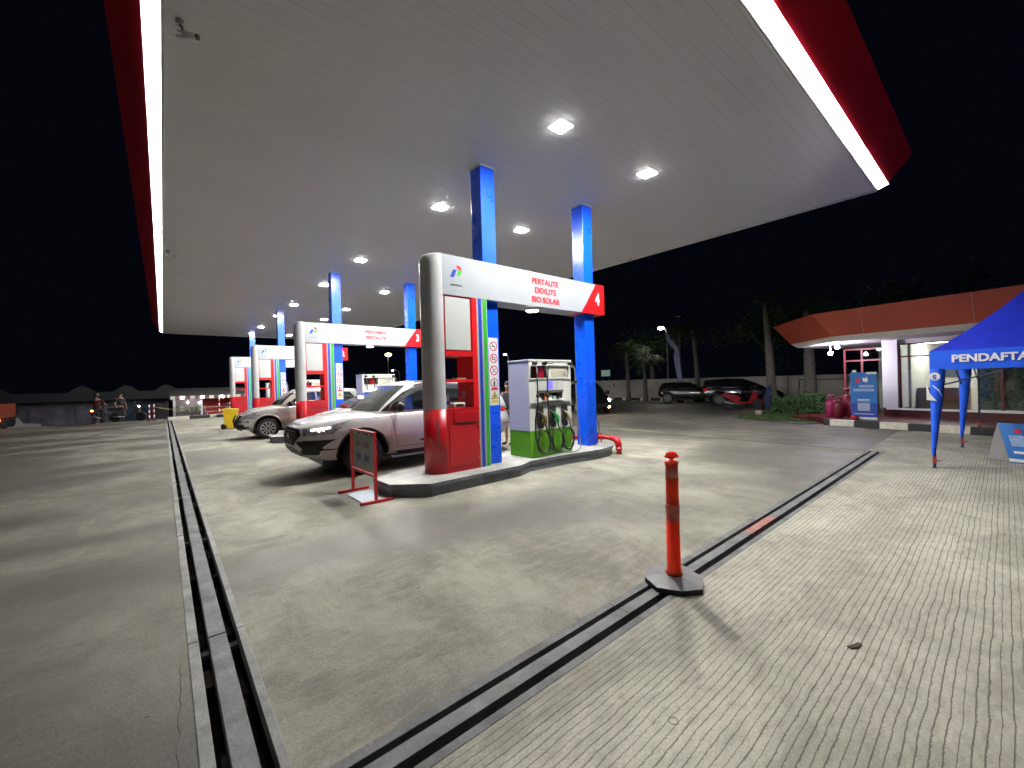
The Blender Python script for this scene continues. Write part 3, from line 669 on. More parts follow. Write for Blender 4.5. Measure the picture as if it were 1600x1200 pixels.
def car(name, label, P, loc, rz, group=None):
    t = thing(name, label, 'car', loc, rz, group)
    L, Wd = P['L'], P['W']; a_, b_ = L/2, Wd/2; n = P.get('n', 4.6)
    paint = P['paint']; N = 88; base = sup(a_, b_, n, N)
    zs = P['zs']; zb = P['zb']      # shoulder line and underside by x
    lv = [0, .07, .2, .38, .55, .72, .86, .95, 1]
    syt = [(0, .90), (.07, .955), (.2, .985), (.38, 1), (.55, .995), (.72, .975), (.86, .955), (.95, .93), (1, .90)]
    fx = P.get('fx', [(0, .16), (.07, .09), (.2, .03), (.38, 0), (.55, .02), (.72, .05), (.86, .10), (.95, .15), (1, .22)])
    bxr = P.get('bx', [(0, .12), (.2, .03), (.4, 0), (.7, .03), (1, .10)])
    bm = bmesh.new(); rings = []
    for l in lv:
        ring = []
        for x, y in base:
            wf = max(0, (x/a_-.55)/.45)**1.5; wr = max(0, (-x/a_-.55)/.45)**1.5
            xx = x - wf*lerp(l, fx) + wr*lerp(l, bxr)
            z0, z1 = lerp(x, zb), lerp(x, zs)
            if xx < -1.5: xx = -1.5+(xx+1.5)*P.get('tail', 1)
            ring.append(bm.verts.new((xx, y*lerp(l, syt), z0+(z1-z0)*l)))
        rings.append(ring)
    top = rings[-1]
    for s_, dz in ((.90, .018), (.7, .036), (.4, .05), (.15, .056)):
        ring = [bm.verts.new((v.co.x*(1-(1-s_)*.04), v.co.y*s_, v.co.z+dz*P.get('crown', 1))) for v in top]; rings.append(ring)
    for A, B_ in zip(rings, rings[1:]):
        for k in range(N): bm.faces.new((A[k], A[(k+1) % N], B_[(k+1) % N], B_[k])).smooth = True
    for rg in (rings[0], rings[-1]): bm.faces.new(rg)
    bmesh.ops.recalc_face_normals(bm, faces=bm.faces)
    me = bpy.data.meshes.new('body'); bm.to_mesh(me); bm.free(); me.materials.append(paint); me.materials.append(BPLAS)
    body = bpy.data.objects.new('body', me); COL.objects.link(body); body.parent = t
    # wheel arches cut through the sides
    mb = MB(); ra = P['ra']
    for xw in P['wx']:
        for sy in (-1, 1): mb.cyl((xw, sy*(b_-.42), P['rw']+.02), (xw, sy*(b_+.3), P['rw']+.02), ra, seg=40, m=BPLAS)
    cut = mb.done('cutter', None); md = body.modifiers.new('cut', 'BOOLEAN'); md.object = cut; md.operation = 'DIFFERENCE'; md.solver = 'EXACT'
    body_bvh_src = [v.co.copy() for v in me.vertices], [tuple(p.vertices) for p in me.polygons]
    bvh = BVHTree.FromPolygons(*body_bvh_src)
    body.parent = None; bpy.context.view_layer.update()
    ev = body.evaluated_get(bpy.context.evaluated_depsgraph_get()); m2 = bpy.data.meshes.new_from_object(ev)
    body.modifiers.clear(); body.data = m2; bpy.data.objects.remove(cut); body.parent = t
    if BPLAS.name not in [m.name for m in m2.materials if m]: m2.materials.append(BPLAS)
    # inner faces of arches become black
    ib = [i for i, m in enumerate(m2.materials) if m and m.name == BPLAS.name][0]
    for p in m2.polygons:
        c = p.center
        for xw in P['wx']:
            if abs(math.hypot(c.x-xw, c.z-P['rw']-.02) - ra) < .012 and abs(p.normal.y) < .3 and abs(c.y) > b_-.45: p.material_index = ib; p.use_smooth = True
        if abs(abs(c.y)-(b_-.42)) < .01 and abs(p.normal.y) > .8: p.material_index = ib
    # greenhouse
    G = P['gh']; bm = bmesh.new(); rings = []; zt = G['z']; NL = 9
    for i in range(NL):
        u = i/(NL-1); uu = u
        xf = G['xf0'] + (G['xf1']-G['xf0'])*uu + G.get('bow', .06)*math.sin(PI*u); xr = G['xr0'] + (G['xr1']-G['xr0'])*uu**1.2
        hw = G['w0'] + (G['w1']-G['w0'])*(u**1.35)
        ha, xc = (xf-xr)/2, (xf+xr)/2; ring = []
        for x, y in sup(1, 1, 6.5, N):
            xx = xc+ha*x; zb_ = lerp(xx, zs)-.03
            zt_ = lerp(xx, zt) - .035
            if xx < -1.5: xx = -1.5+(xx+1.5)*P.get('tail', 1)
            ring.append(bm.verts.new((xx, y*hw, zb_+(zt_-zb_)*u)))
        rings.append(ring)
    top = rings[-1]
    for s_, dz in ((.93, .016), (.8, .026), (.5, .034), (.2, .038)):
        cx_ = sum(v.co.x for v in top)/N
        rings.append([bm.verts.new((cx_+(v.co.x-cx_)*(1-(1-s_)*.15), v.co.y*s_, v.co.z+dz)) for v in top])
    for A, B_ in zip(rings, rings[1:]):
        for k in range(N): bm.faces.new((A[k], A[(k+1) % N], B_[(k+1) % N], B_[k])).smooth = True
    for rg in (rings[0], rings[-1]): bm.faces.new(rg)
    bmesh.ops.recalc_face_normals(bm, faces=bm.faces)
    me = bpy.data.meshes.new('roof'); bm.to_mesh(me); bm.free(); me.materials.append(paint)
    gh = bpy.data.objects.new('roof', me); COL.objects.link(gh); gh.parent = t
    gb = BVHTree.FromPolygons([v.co.copy() for v in me.vertices], [tuple(p.vertices) for p in me.polygons])
    for poly in P['side_glass']:
        for s_ in (1, -1): decal(gb, poly, 'y', s_, CARGLASS, .005, .06, 'side_window', t)
    decal(gb, P['windscreen'], 'x', 1, P.get('wsc', CARGLASS), .005, .06, 'windscreen', t)
    decal(gb, P['rear_glass'], 'x', -1, CARGLASS, .005, .06, 'rear_window', t)
    for nm, poly, ax, sides, mt in P['decals']:
        for s_ in sides: decal(bvh, poly, ax, s_, mt, .006 if nm not in ('door_seam',) else .003, .035, nm, t)
    for xw in P['wx']:
        for s_ in (-1, 1): wheel(t, xw, s_*(b_-.13), P['rw'], s_, P['rim'], P.get('spokes', 10))
    mb = MB(); mb.box((-a_+.5, -b_+.40, .2), (a_-.45, b_-.40, .62), BPLAS); mb.done('chassis', t, False)
    for x, z in P.get('mirrors', []):
        for s_ in (-1, 1):
            mb = MB(); mb.ball((x, s_*(b_+.07), z), .125, (.62, 1.0, .72), P.get('mirmat', CLAD)); mb.cyl((x+.03, s_*(b_-.08), z-.07), (x+.02, s_*(b_+.02), z-.03), .02, m=BPLAS); mb.done('wing_mirror', t, False)
    for x, z in P.get('handles', []):
        for s_ in (-1, 1):
            h_ = bvh.ray_cast(Vector((x, s_*5, z)), Vector((0, -s_, 0)))[0]
            mb = MB(); mb.tube([(x-.09, h_.y, z), (x-.06, h_.y+s_*.03, z+.004), (x+.06, h_.y+s_*.03, z+.004), (x+.09, h_.y, z)], .012, 8, CHROME); mb.done('door_handle', t, False)
    for extra in P.get('extra', []): extra(t, bvh, gb)
    return t
PW = M('white_car_paint', (.90, .91, .90), .22, coat=1, noise=(1, .03)); PS = M('champagne_car_paint', (.66, .64, .58), .28, metal=.1, coat=1, noise=(1, .04)); PB = M('black_car_paint', (.008, .008, .01), .2, coat=1)
WSC = M('windscreen_glass', (.10, .11, .10), .06, spec=.9, coat=.6, noise=(1.5, .5)); HLG = M('headlight_glass', (.55, .55, .56), .08, spec=.8, noise=(18, .6)); HLON = M('headlight_on', (.8, .8, .8), .3, emis=(1, .86, .78), estr=2.6); HLB = M('headlight_bulb', (.8, .8, .8), .3, emis=(.92, .86, 1), estr=7)
TAIL = M('tail_lamp_red', (.5, .01, .01), .15, emis=(1, .05, .02), estr=.06); PLATE = M('number_plate', (.7, .7, .66), .4); SEAM = M('door_seam_line', (.10, .10, .10), .5)
CLAD = M('black_cladding', (.010, .010, .011), .5); GRILL = M('gloss_black_grille', (.01, .01, .011), .15, coat=.5, noise=(30, .5)); FOGM = M('grey_bumper_insert', (.42, .43, .42), .4)

# -- the big white SUV between islands 4 and 3 (nose towards -x)
def seam(x0, z0, x1, z1, w=.008): 
    d = Vector((x1-x0, z1-z0)); nrm = Vector((-d.y, d.x)).normalized()*w*.5
    return [(x0+nrm.x, z0+nrm.y), (x1+nrm.x, z1+nrm.y), (x1-nrm.x, z1-nrm.y), (x0-nrm.x, z0-nrm.y)]
FS = dict(wsc=WSC, tail=1.22, L=4.60, W=1.76, n=5.4, paint=PW, rim=M('dark_alloy', (.10, .10, .10), .3, metal=.6), spokes=6, rw=.37, ra=.455, wx=(1.25, -1.45),
    fx=[(0, .22), (.07, .12), (.2, .05), (.38, 0), (.55, .0), (.72, .015), (.86, .04), (.95, .07), (1, .12)],
    zs=[(-2.3, 1.02), (-1.2, 1.10), (.2, 1.085), (.85, 1.06), (1.3, 1.06), (1.8, 1.02), (2.1, .975), (2.33, .93)],
    zb=[(-2.3, .46), (-1.9, .40), (-1.2, .30), (.9, .30), (1.6, .31), (1.9, .32), (2.33, .37)],
    gh=dict(xf0=1.10, xf1=.36, xr0=-2.22, xr1=-2.0, w0=.80, w1=.60, bow=.05, z=[(-2.0, 1.62), (-1.0, 1.69), (0, 1.70), (.4, 1.66)]),
    side_glass=[[(.86, 1.12), (.66, 1.27), (.38, 1.46), (.16, 1.55), (-.30, 1.60), (-.33, 1.115)], [(-.39, 1.115), (-.37, 1.60), (-1.12, 1.59), (-1.15, 1.13)], [(-1.22, 1.13), (-1.19, 1.55), (-1.55, 1.53), (-1.88, 1.30), (-1.80, 1.16)]],
    windscreen=[(-.68, 1.12), (-.635, 1.34), (-.56, 1.60), (.56, 1.60), (.635, 1.34), (.68, 1.12)],
    rear_glass=[(-.56, 1.20), (-.5, 1.52), (.5, 1.52), (.56, 1.20)],
    decals=[('front_grille', [(-.48, .89), (-.58, .80), (-.38, .60), (.38, .60), (.58, .80), (.48, .89)], 'x', (1,), CLAD),
        ('bumper_trim', [(-.34, .565), (-.44, .50), (-.50, .38), (.50, .38), (.44, .50), (.34, .565)], 'x', (1,), CLAD),
        ('bumper_insert', [(.10, .37), (.42, .39), (.60, .50), (.30, .55), (.10, .54)], 'x', (1,), FOGM),
        ('bumper_insert', [(-.10, .37), (-.10, .54), (-.30, .55), (-.60, .50), (-.42, .39)], 'x', (1,), FOGM),
        ('fog_lamp_surround', [(.52, .46), (.76, .45), (.84, .70), (.46, .68), (.62, .57)], 'x', (1,), CLAD),
        ('fog_lamp_surround', [(-.52, .46), (-.62, .57), (-.46, .68), (-.84, .70), (-.76, .45)], 'x', (1,), CLAD),
        ('headlight', [(1.58, .955), (1.78, .88), (2.00, .815), (2.14, .80), (2.13, .87), (1.95, .91), (1.62, .975), (1.42, 1.005)], 'y', (1, -1), HLG),
        ('headlight', [(.56, .90), (.66, .90), (.82, .90), (.82, .79), (.66, .775), (.62, .79)], 'x', (1,), HLG),
        ('headlight', [(-.56, .90), (-.62, .79), (-.66, .775), (-.82, .79), (-.82, .90), (-.66, .90)], 'x', (1,), HLG),
        ('side_bumper_trim', [(1.96, .62), (1.93, .545), (1.70, .53), (1.70, .515), (1.95, .52), (2.05, .46), (2.20, .45), (2.22, .70), (2.02, .70)], 'y', (1, -1), CLAD),
        ('sill_trim', [(.66, .36), (.56, .30), (-.94, .30), (-.97, .35)], 'y', (1, -1), CLAD),
        ('door_seam', seam(.60, .42, .70, 1.05), 'y', (1, -1), SEAM), ('door_seam', seam(-.36, .40, -.35, 1.09), 'y', (1, -1), SEAM), ('door_seam', seam(.58, .44, -.9, .42), 'y', (1, -1), SEAM),
        ('door_badge', [(-.02, .46), (.18, .54), (-.30, .545), (-.33, .46)], 'y', (1, -1), CLAD),
        ('tail_lamp', [(-2.45, 1.04), (-2.42, .93), (-1.92, .99), (-1.84, 1.06)], 'y', (1, -1), M('tail_lamp_bright', (.6, .01, .01), .15, emis=(1, .04, .02), estr=.5)),
        ('tail_lamp', [(.45, .96), (.84, .94), (.84, 1.04), (.45, 1.02)], 'x', (-1,), TAIL), ('tail_lamp', [(-.45, 1.02), (-.84, 1.04), (-.84, .94), (-.45, .96)], 'x', (-1,), TAIL),
        ('reflector_strip', seam(-2.4, .66, -2.05, .66, .02), 'y', (1, -1), TAIL)],
    mirrors=[(.56, 1.19)], handles=[(-.20, .98), (-1.02, .99)])
def fort_extra(t, bvh, gb):
    for s_ in (1, -1):
        mb = MB(); pts = []
        for k in range(9):
            f = k/8; x = 1.80+.30*f; h_ = bvh.ray_cast(Vector((x, s_*5, .905-.03*f)), Vector((0, -s_, 0)))[0]
            if h_: pts.append((h_.x, h_.y+s_*.008, h_.z))
        mb.tube(pts, .020, 6, HLON); mb.done('headlight_lamp', t, False)
        h_ = bvh.ray_cast(Vector((1.90, s_*5, .855)), Vector((0, -s_, 0)))[0]
        for dx in (0, .07):
            mb = MB(); mb.ball((h_.x+dx, h_.y+s_*(-.012-.25*dx), .855), .030, (1.1, .6, 1), HLB); mb.done('headlight_bulb', t, False)
        # side step and flared lips over the wheels
        mb = MB(); mb.box((-.95, s_*.80-.05, .235), (.72, s_*.80+.07, .275), STEEL, .01); mb.done('side_step', t, False)
        for xw in FS['wx']:
            mb = MB(); pr = []
            for k in range(19):
                a2 = PI*(-.02+1.04*k/18); x, z = xw+.462*math.cos(a2), .39+.462*math.sin(a2)
                h_ = bvh.ray_cast(Vector((x, s_*5, z)), Vector((0, -s_, 0)))[0]
                if h_: pr.append((x, h_.y+s_*.002, z))
            mb.tube(pr, .014, 6, CLAD if xw > 0 else PW); mb.done('wheel_arch_lip', t, False)
        mb = MB(); mb.tube([(.1, s_*.62, 1.665), (-.9, s_*.63, 1.695), (-1.75, s_*.60, 1.64)], .018, 6, STEEL); mb.done('roof_rail', t, False)
    for k in range(5):
        mb = MB(); z = .62+.055*k; pts = []
        for q in range(9):
            y = -.36+.72*q/8; h_ = bvh.ray_cast(Vector((9, y, z)), Vector((-1, 0, 0)))[0]; pts.append((h_.x+.008, y, z))
        mb.tube(pts, .006, 5, STEEL if k == 4 else BPLAS); mb.done('grille_bar', t, False)
    mb = MB(); h_ = bvh.ray_cast(Vector((9, 0, .76)), Vector((-1, 0, 0)))[0]; mb.lathe([(.03, .0), (.055, .004), (.055, .012), (.03, .015)], (h_.x+.006, 0, .76), 'x', 20, CHROME); mb.done('emblem', t, False)
FS['extra'] = [fort_extra]
suv = car('white_suv', 'large white SUV with black grille and lit headlight beside island 4', FS, (4.02, 8.38, 0), PI)
text('TRD', .055, (.10, .8895, .502), (PI/2, 0, PI), TWHITE, 'door_lettering', suv)
# text sits on the near flank: body local +y faces the camera after the half turn
bpy.data.objects['door_lettering'].location = (-.17, .893, .502)
bpy.data.objects['door_lettering'].rotation_euler = (PI/2, 0, PI)

RS = dict(L=4.0, W=1.62, n=4.6, paint=PS, rim=M('silver_rim', (.55, .55, .55), .35, metal=.1), spokes=10, rw=.335, ra=.405, wx=(1.20, -1.22),
    zs=[(-2.1, .98), (-1, 1.02), (.3, 1.02), (.8, 1.0), (1.3, .96), (1.7, .90), (2.0, .80)],
    zb=[(-2.1, .42), (-1.7, .36), (.9, .28), (1.6, .28), (2.0, .33)],
    gh=dict(xf0=1.0, xf1=.25, xr0=-1.95, xr1=-1.80, w0=.73, w1=.58, bow=.05, z=[(-1.9, 1.55), (-.8, 1.60), (.3, 1.58)]),
    side_glass=[[(.66, 1.06), (.45, 1.20), (.20, 1.38), (.03, 1.455), (-.28, 1.47), (-.30, 1.05)], [(-.36, 1.05), (-.34, 1.47), (-.98, 1.47), (-1.05, 1.05)], [(-1.12, 1.06), (-1.05, 1.46), (-1.5, 1.43), (-1.7, 1.15)]],
    windscreen=[(-.64, 1.07), (-.50, 1.46), (.50, 1.46), (.64, 1.07)], rear_glass=[(-.52, 1.12), (-.48, 1.42), (.48, 1.42), (.52, 1.12)],
    decals=[('front_grille', [(-.42, .76), (-.40, .62), (.40, .62), (.42, .76)], 'x', (1,), GRILL), ('bumper_trim', [(-.6, .34), (-.62, .50), (.62, .50), (.6, .34)], 'x', (1,), CLAD),
        ('headlight', [(1.58, .74), (1.90, .66), (1.93, .78), (1.72, .87), (1.45, .88)], 'y', (1, -1), HLG), ('headlight', [(.44, .66), (.76, .66), (.76, .80), (.44, .78)], 'x', (1,), HLG), ('headlight', [(-.44, .78), (-.76, .80), (-.76, .66), (-.44, .66)], 'x', (1,), HLG),
        ('door_seam', seam(.56, .36, .62, 1.0), 'y', (1, -1), SEAM), ('door_seam', seam(-.33, .34, -.32, 1.0), 'y', (1, -1), SEAM), ('door_seam', seam(.55, .38, -.9, .38), 'y', (1, -1), SEAM),
        ('tail_lamp', [(-1.98, .95), (-1.96, .75), (-1.75, .78), (-1.75, .96)], 'y', (1, -1), TAIL)],
    mirrors=[(.55, 1.10)], handles=[(-.18, .93), (-.95, .93)])
def rush_extra(t, bvh, gb):
    for s_ in (1, -1):
        for xw in RS['wx']:
            mb = MB(); pr = []
            for k in range(19):
                a2 = PI*(-.02+1.04*k/18); x, z = xw+.425*math.cos(a2), .355+.425*math.sin(a2)
                h_ = bvh.ray_cast(Vector((x, s_*5, z)), Vector((0, -s_, 0)))[0]
                if h_: pr.append((x, h_.y+s_*.002, z))
            mb.tube(pr, .03, 6, PS); mb.done('wheel_arch_lip', t, False)
    mb = MB()
    for y in (-.30, .30): mb.tube([(1.85, y, .30), (1.99, y, .36), (2.02, y, .60), (1.95, y*.95, .78)], .026, 8, BPLAS)
    for z in (.40, .58): mb.tube([(1.72, -.70, z), (1.93, -.5, z), (2.01, 0, z), (1.93, .5, z), (1.72, .70, z)], .026, 8, BPLAS)
    mb.done('bull_bar', t, False)
RS['extra'] = [rush_extra]
car('silver_suv', 'champagne silver SUV with alloy wheel and front bull bar beside island 3', RS, (3.78, 16.20, 0), PI)
WP = dict(RS); WP.update(paint=PW, extra=[], rim=STEEL, L=4.2,
    gh=dict(xf0=1.35, xf1=.20, xr0=-2.0, xr1=-1.85, w0=.74, w1=.60, bow=.08, z=[(-1.9, 1.52), (-.8, 1.57), (.3, 1.54)]),
    side_glass=[[(1.0, 1.05), (.55, 1.28), (.20, 1.42), (-.28, 1.45), (-.30, 1.04)], [(-.36, 1.04), (-.34, 1.45), (-1.02, 1.44), (-1.05, 1.04)], [(-1.12, 1.05), (-1.08, 1.43), (-1.5, 1.40), (-1.7, 1.15)]],
    windscreen=[(-.66, 1.05), (-.52, 1.45), (.52, 1.45), (.66, 1.05)])
car('white_minivan', 'white minivan whose windscreen shows behind the big white SUV', WP, (4.75, 11.3, 0), PI)
car('white_hatchback', 'white car beyond pump arch 3, seen right of its blue column', WP, (8.4, 19.7, 0), PI)
BC = dict(RS); BC.update(paint=PB, extra=[], L=3.7, rim=M('pale_hubcap', (.26, .26, .26), .4), spokes=12,
    zs=[(-2.1, .90), (-1, .93), (.3, .90), (.8, .86), (1.3, .80), (1.7, .72), (2.0, .62)],
    gh=dict(xf0=.9, xf1=.15, xr0=-1.80, xr1=-1.55, w0=.72, w1=.55, bow=.05, z=[(-1.9, 1.28), (-.8, 1.34), (.3, 1.30)]),
    side_glass=[[(.6, .97), (.2, 1.18), (-.28, 1.24), (-.30, .96)], [(-.36, .96), (-.34, 1.24), (-.92, 1.24), (-1.0, .98)], [(-1.06, .99), (-1.0, 1.23), (-1.4, 1.18), (-1.55, 1.05)]],
    windscreen=[(-.6, .95), (-.48, 1.22), (.48, 1.22), (.6, .95)], rear_glass=[(-.5, 1.0), (-.45, 1.2), (.45, 1.2), (.5, 1.0)],
    decals=[d for d in RS['decals'] if d[0] not in ('headlight', 'front_grille')] + [('side_trim', seam(.9, .60, -.9, .60, .03), 'y', (1, -1), STEEL)], mirrors=[(.55, 1.0)])
car('black_hatchback', 'small black hatchback parked furthest left by the boundary wall', BC, (25.55, 12.95, 0), R(-66))
BM_ = dict(BC); BM_.update(L=4.15, zs=[(-2.1, .98), (-1, 1.0), (.3, .98), (.8, .94), (1.3, .88), (1.7, .80), (2.1, .68)],
    gh=dict(xf0=1.25, xf1=.15, xr0=-1.98, xr1=-1.80, w0=.74, w1=.58, bow=.06, z=[(-1.9, 1.42), (-.8, 1.47), (.3, 1.44)]),
    side_glass=[[(.9, 1.03), (.4, 1.26), (.05, 1.35), (-.28, 1.38), (-.30, 1.03)], [(-.36, 1.03), (-.34, 1.38), (-1.02, 1.38), (-1.1, 1.04)], [(-1.16, 1.05), (-1.1, 1.37), (-1.5, 1.34), (-1.75, 1.12)]],
    windscreen=[(-.62, 1.02), (-.5, 1.36), (.5, 1.36), (.62, 1.02)], rear_glass=[(-.54, 1.08), (-.5, 1.34), (.5, 1.34), (.54, 1.08)],
    decals=[d for d in BC['decals'] if d[0] != 'side_trim'] + [('chrome_line', seam(.8, .985, -1.8, .985, .022), 'y', (1, -1), STEEL)])
car('black_minivan', 'black minivan with red tail lamp parked behind the red scooter', BM_, (24.75, 9.55, 0), R(-58))
WARM = M('warm_vehicle_light', (.8, .6, .4), .3, emis=(1, .52, .20), estr=42); WARM2 = M('white_vehicle_light', (.8, .8, .8), .3, emis=(1, .85, .68), estr=34)
DC = dict(BM_); DC.update(extra=[], decals=[])
def dc_extra(t, bvh, gb):
    for y in (-.66, .66):
        for z, mt, r in ((.66, WARM2, .075), (.36, WARM, .06)):
            h_ = bvh.ray_cast(Vector((9, y, z)), Vector((-1, 0, 0)))[0]
            mb = MB(); mb.ball((h_.x-.01, y, z), r, (.5, 1, 1), mt); mb.done('headlight', t, False)
DC['extra'] = [dc_extra]
car('approaching_car', 'dark car with glowing headlights driving in behind the right blue column', DC, (16.4, 13.6, 0), R(230))

# ---------------------------------------------------------------- two-wheelers and people
def scooter(name, label, loc, rz, col, lights=None, group=None):
    t = thing(name, label, 'motorcycle', loc, rz, group)
    r = .26
    for x in (.60, -.60):
        mb = MB(); mb.lathe([(r*.72, -.04), (r*.93, -.04), (r, 0), (r*.93, .04), (r*.72, .04)], (x, 0, r), 'y', 24, BLACK); wh = mb.done('wheel', t, False)
        mb = MB(); mb.lathe([(r*.72, -.03), (r*.72, .03), (r*.66, .03), (r*.66, -.03), (r*.72, -.03)], (x, 0, r), 'y', 24, STEEL)
        for k in range(5): 
            mb.T = Matrix.Translation((x, 0, r)) @ Matrix.Rotation(2*PI*k/5, 4, 'Y'); mb.box((.02, -.015, -.03), (r*.68, .015, .03), M('scooter_rim', (.5, .5, .5), .4)); mb.T = None
        mb.done('rim', wh, False)
    pm = M('bike_paint_'+'%02d%02d' % (int(col[0]*99), int(col[2]*99)), col, .2, coat=1)
    mb = MB(); mb.prism([(.52, .50), (.44, .50), (.28, .30), (-.12, .26), (-.14, .34), (.22, .40), (.36, .82), (.46, .90), (.56, .72)], -.13, .13, 'y', pm); mb.done('leg_shield', t, False)
    mb = MB(); mb.prism([(-.12, .26), (-.14, .60), (-.45, .72), (-.86, .80), (-.90, .70), (-.62, .52), (-.40, .34)], -.12, .12, 'y', pm); mb.done('rear_body', t, False)
    mb = MB(); mb.box((-.80, -.13, .725), (-.14, .13, .80), BPLAS, .03); mb.done('seat', t, False)
    mb = MB(); mb.prism([(.40, .52), (.60, .54), (.84, .36), (.82, .30), (.62, .47), (.44, .46)], -.06, .06, 'y', pm); mb.done('front_mudguard', t, False)
    mb = MB(); mb.tube([(.62, 0, .28), (.50, 0, .60), (.40, 0, .92)], .025, 8, STEEL); mb.tube([(.34, -.30, .93), (.42, -.10, .96), (.42, .10, .96), (.34, .30, .93)], .016, 8, BPLAS); mb.done('handlebar', t, False)
    for s_ in (-1, 1):
        mb = MB(); mb.tube([(.40, s_*.22, .95), (.42, s_*.26, 1.08)], .006, 5, BPLAS); mb.ball((.42, s_*.28, 1.12), .05, (.3, 1.2, .8), BPLAS); mb.done('mirror', t, False)
    mb = MB(); mb.tube([(-.1, -.12, .28), (-.5, -.15, .30), (-.85, -.15, .40)], .045, 8, STEEL); mb.done('exhaust', t, False)
    mb = MB(); mb.ball((.50, 0, .84), .07, (.6, 1.1, .8), lights[0] if lights else HLG); mb.done('headlight', t, False)
    mb = MB(); mb.ball((-.88, 0, .72), .05, (.6, 1.4, .8), lights[1] if lights else TAIL); mb.done('tail_lamp', t, False)
    return t
SKIN = M('skin', (.36, .19, .12), .5); SKIN.node_tree.nodes['Principled BSDF'].inputs['Subsurface Weight'].default_value = .05
HAIR = M('black_hair', (.01, .009, .008), .5)
def skinned(name, V, E_, mat, parent, sub=1):
    me = bpy.data.meshes.new(name); me.from_pydata([v[:3] for v in V], E_, []); o = bpy.data.objects.new('tmp', me); COL.objects.link(o)
    o.modifiers.new('s', 'SKIN'); ls = me.skin_vertices[0].data
    for i, v in enumerate(V): ls[i].radius = (v[3], v[3] if len(v) < 5 else v[4]); ls[i].use_root = (i == 0)
    m = o.modifiers.new('u', 'SUBSURF'); m.levels = sub; m.render_levels = sub
    bpy.context.view_layer.update(); m2 = bpy.data.meshes.new_from_object(o.evaluated_get(bpy.context.evaluated_depsgraph_get()))
    bpy.data.objects.remove(o); m2.materials.clear(); m2.materials.append(mat)
    for p in m2.polygons: p.use_smooth = True
    r = bpy.data.objects.new(name, m2); COL.objects.link(r); r.parent = parent; return r
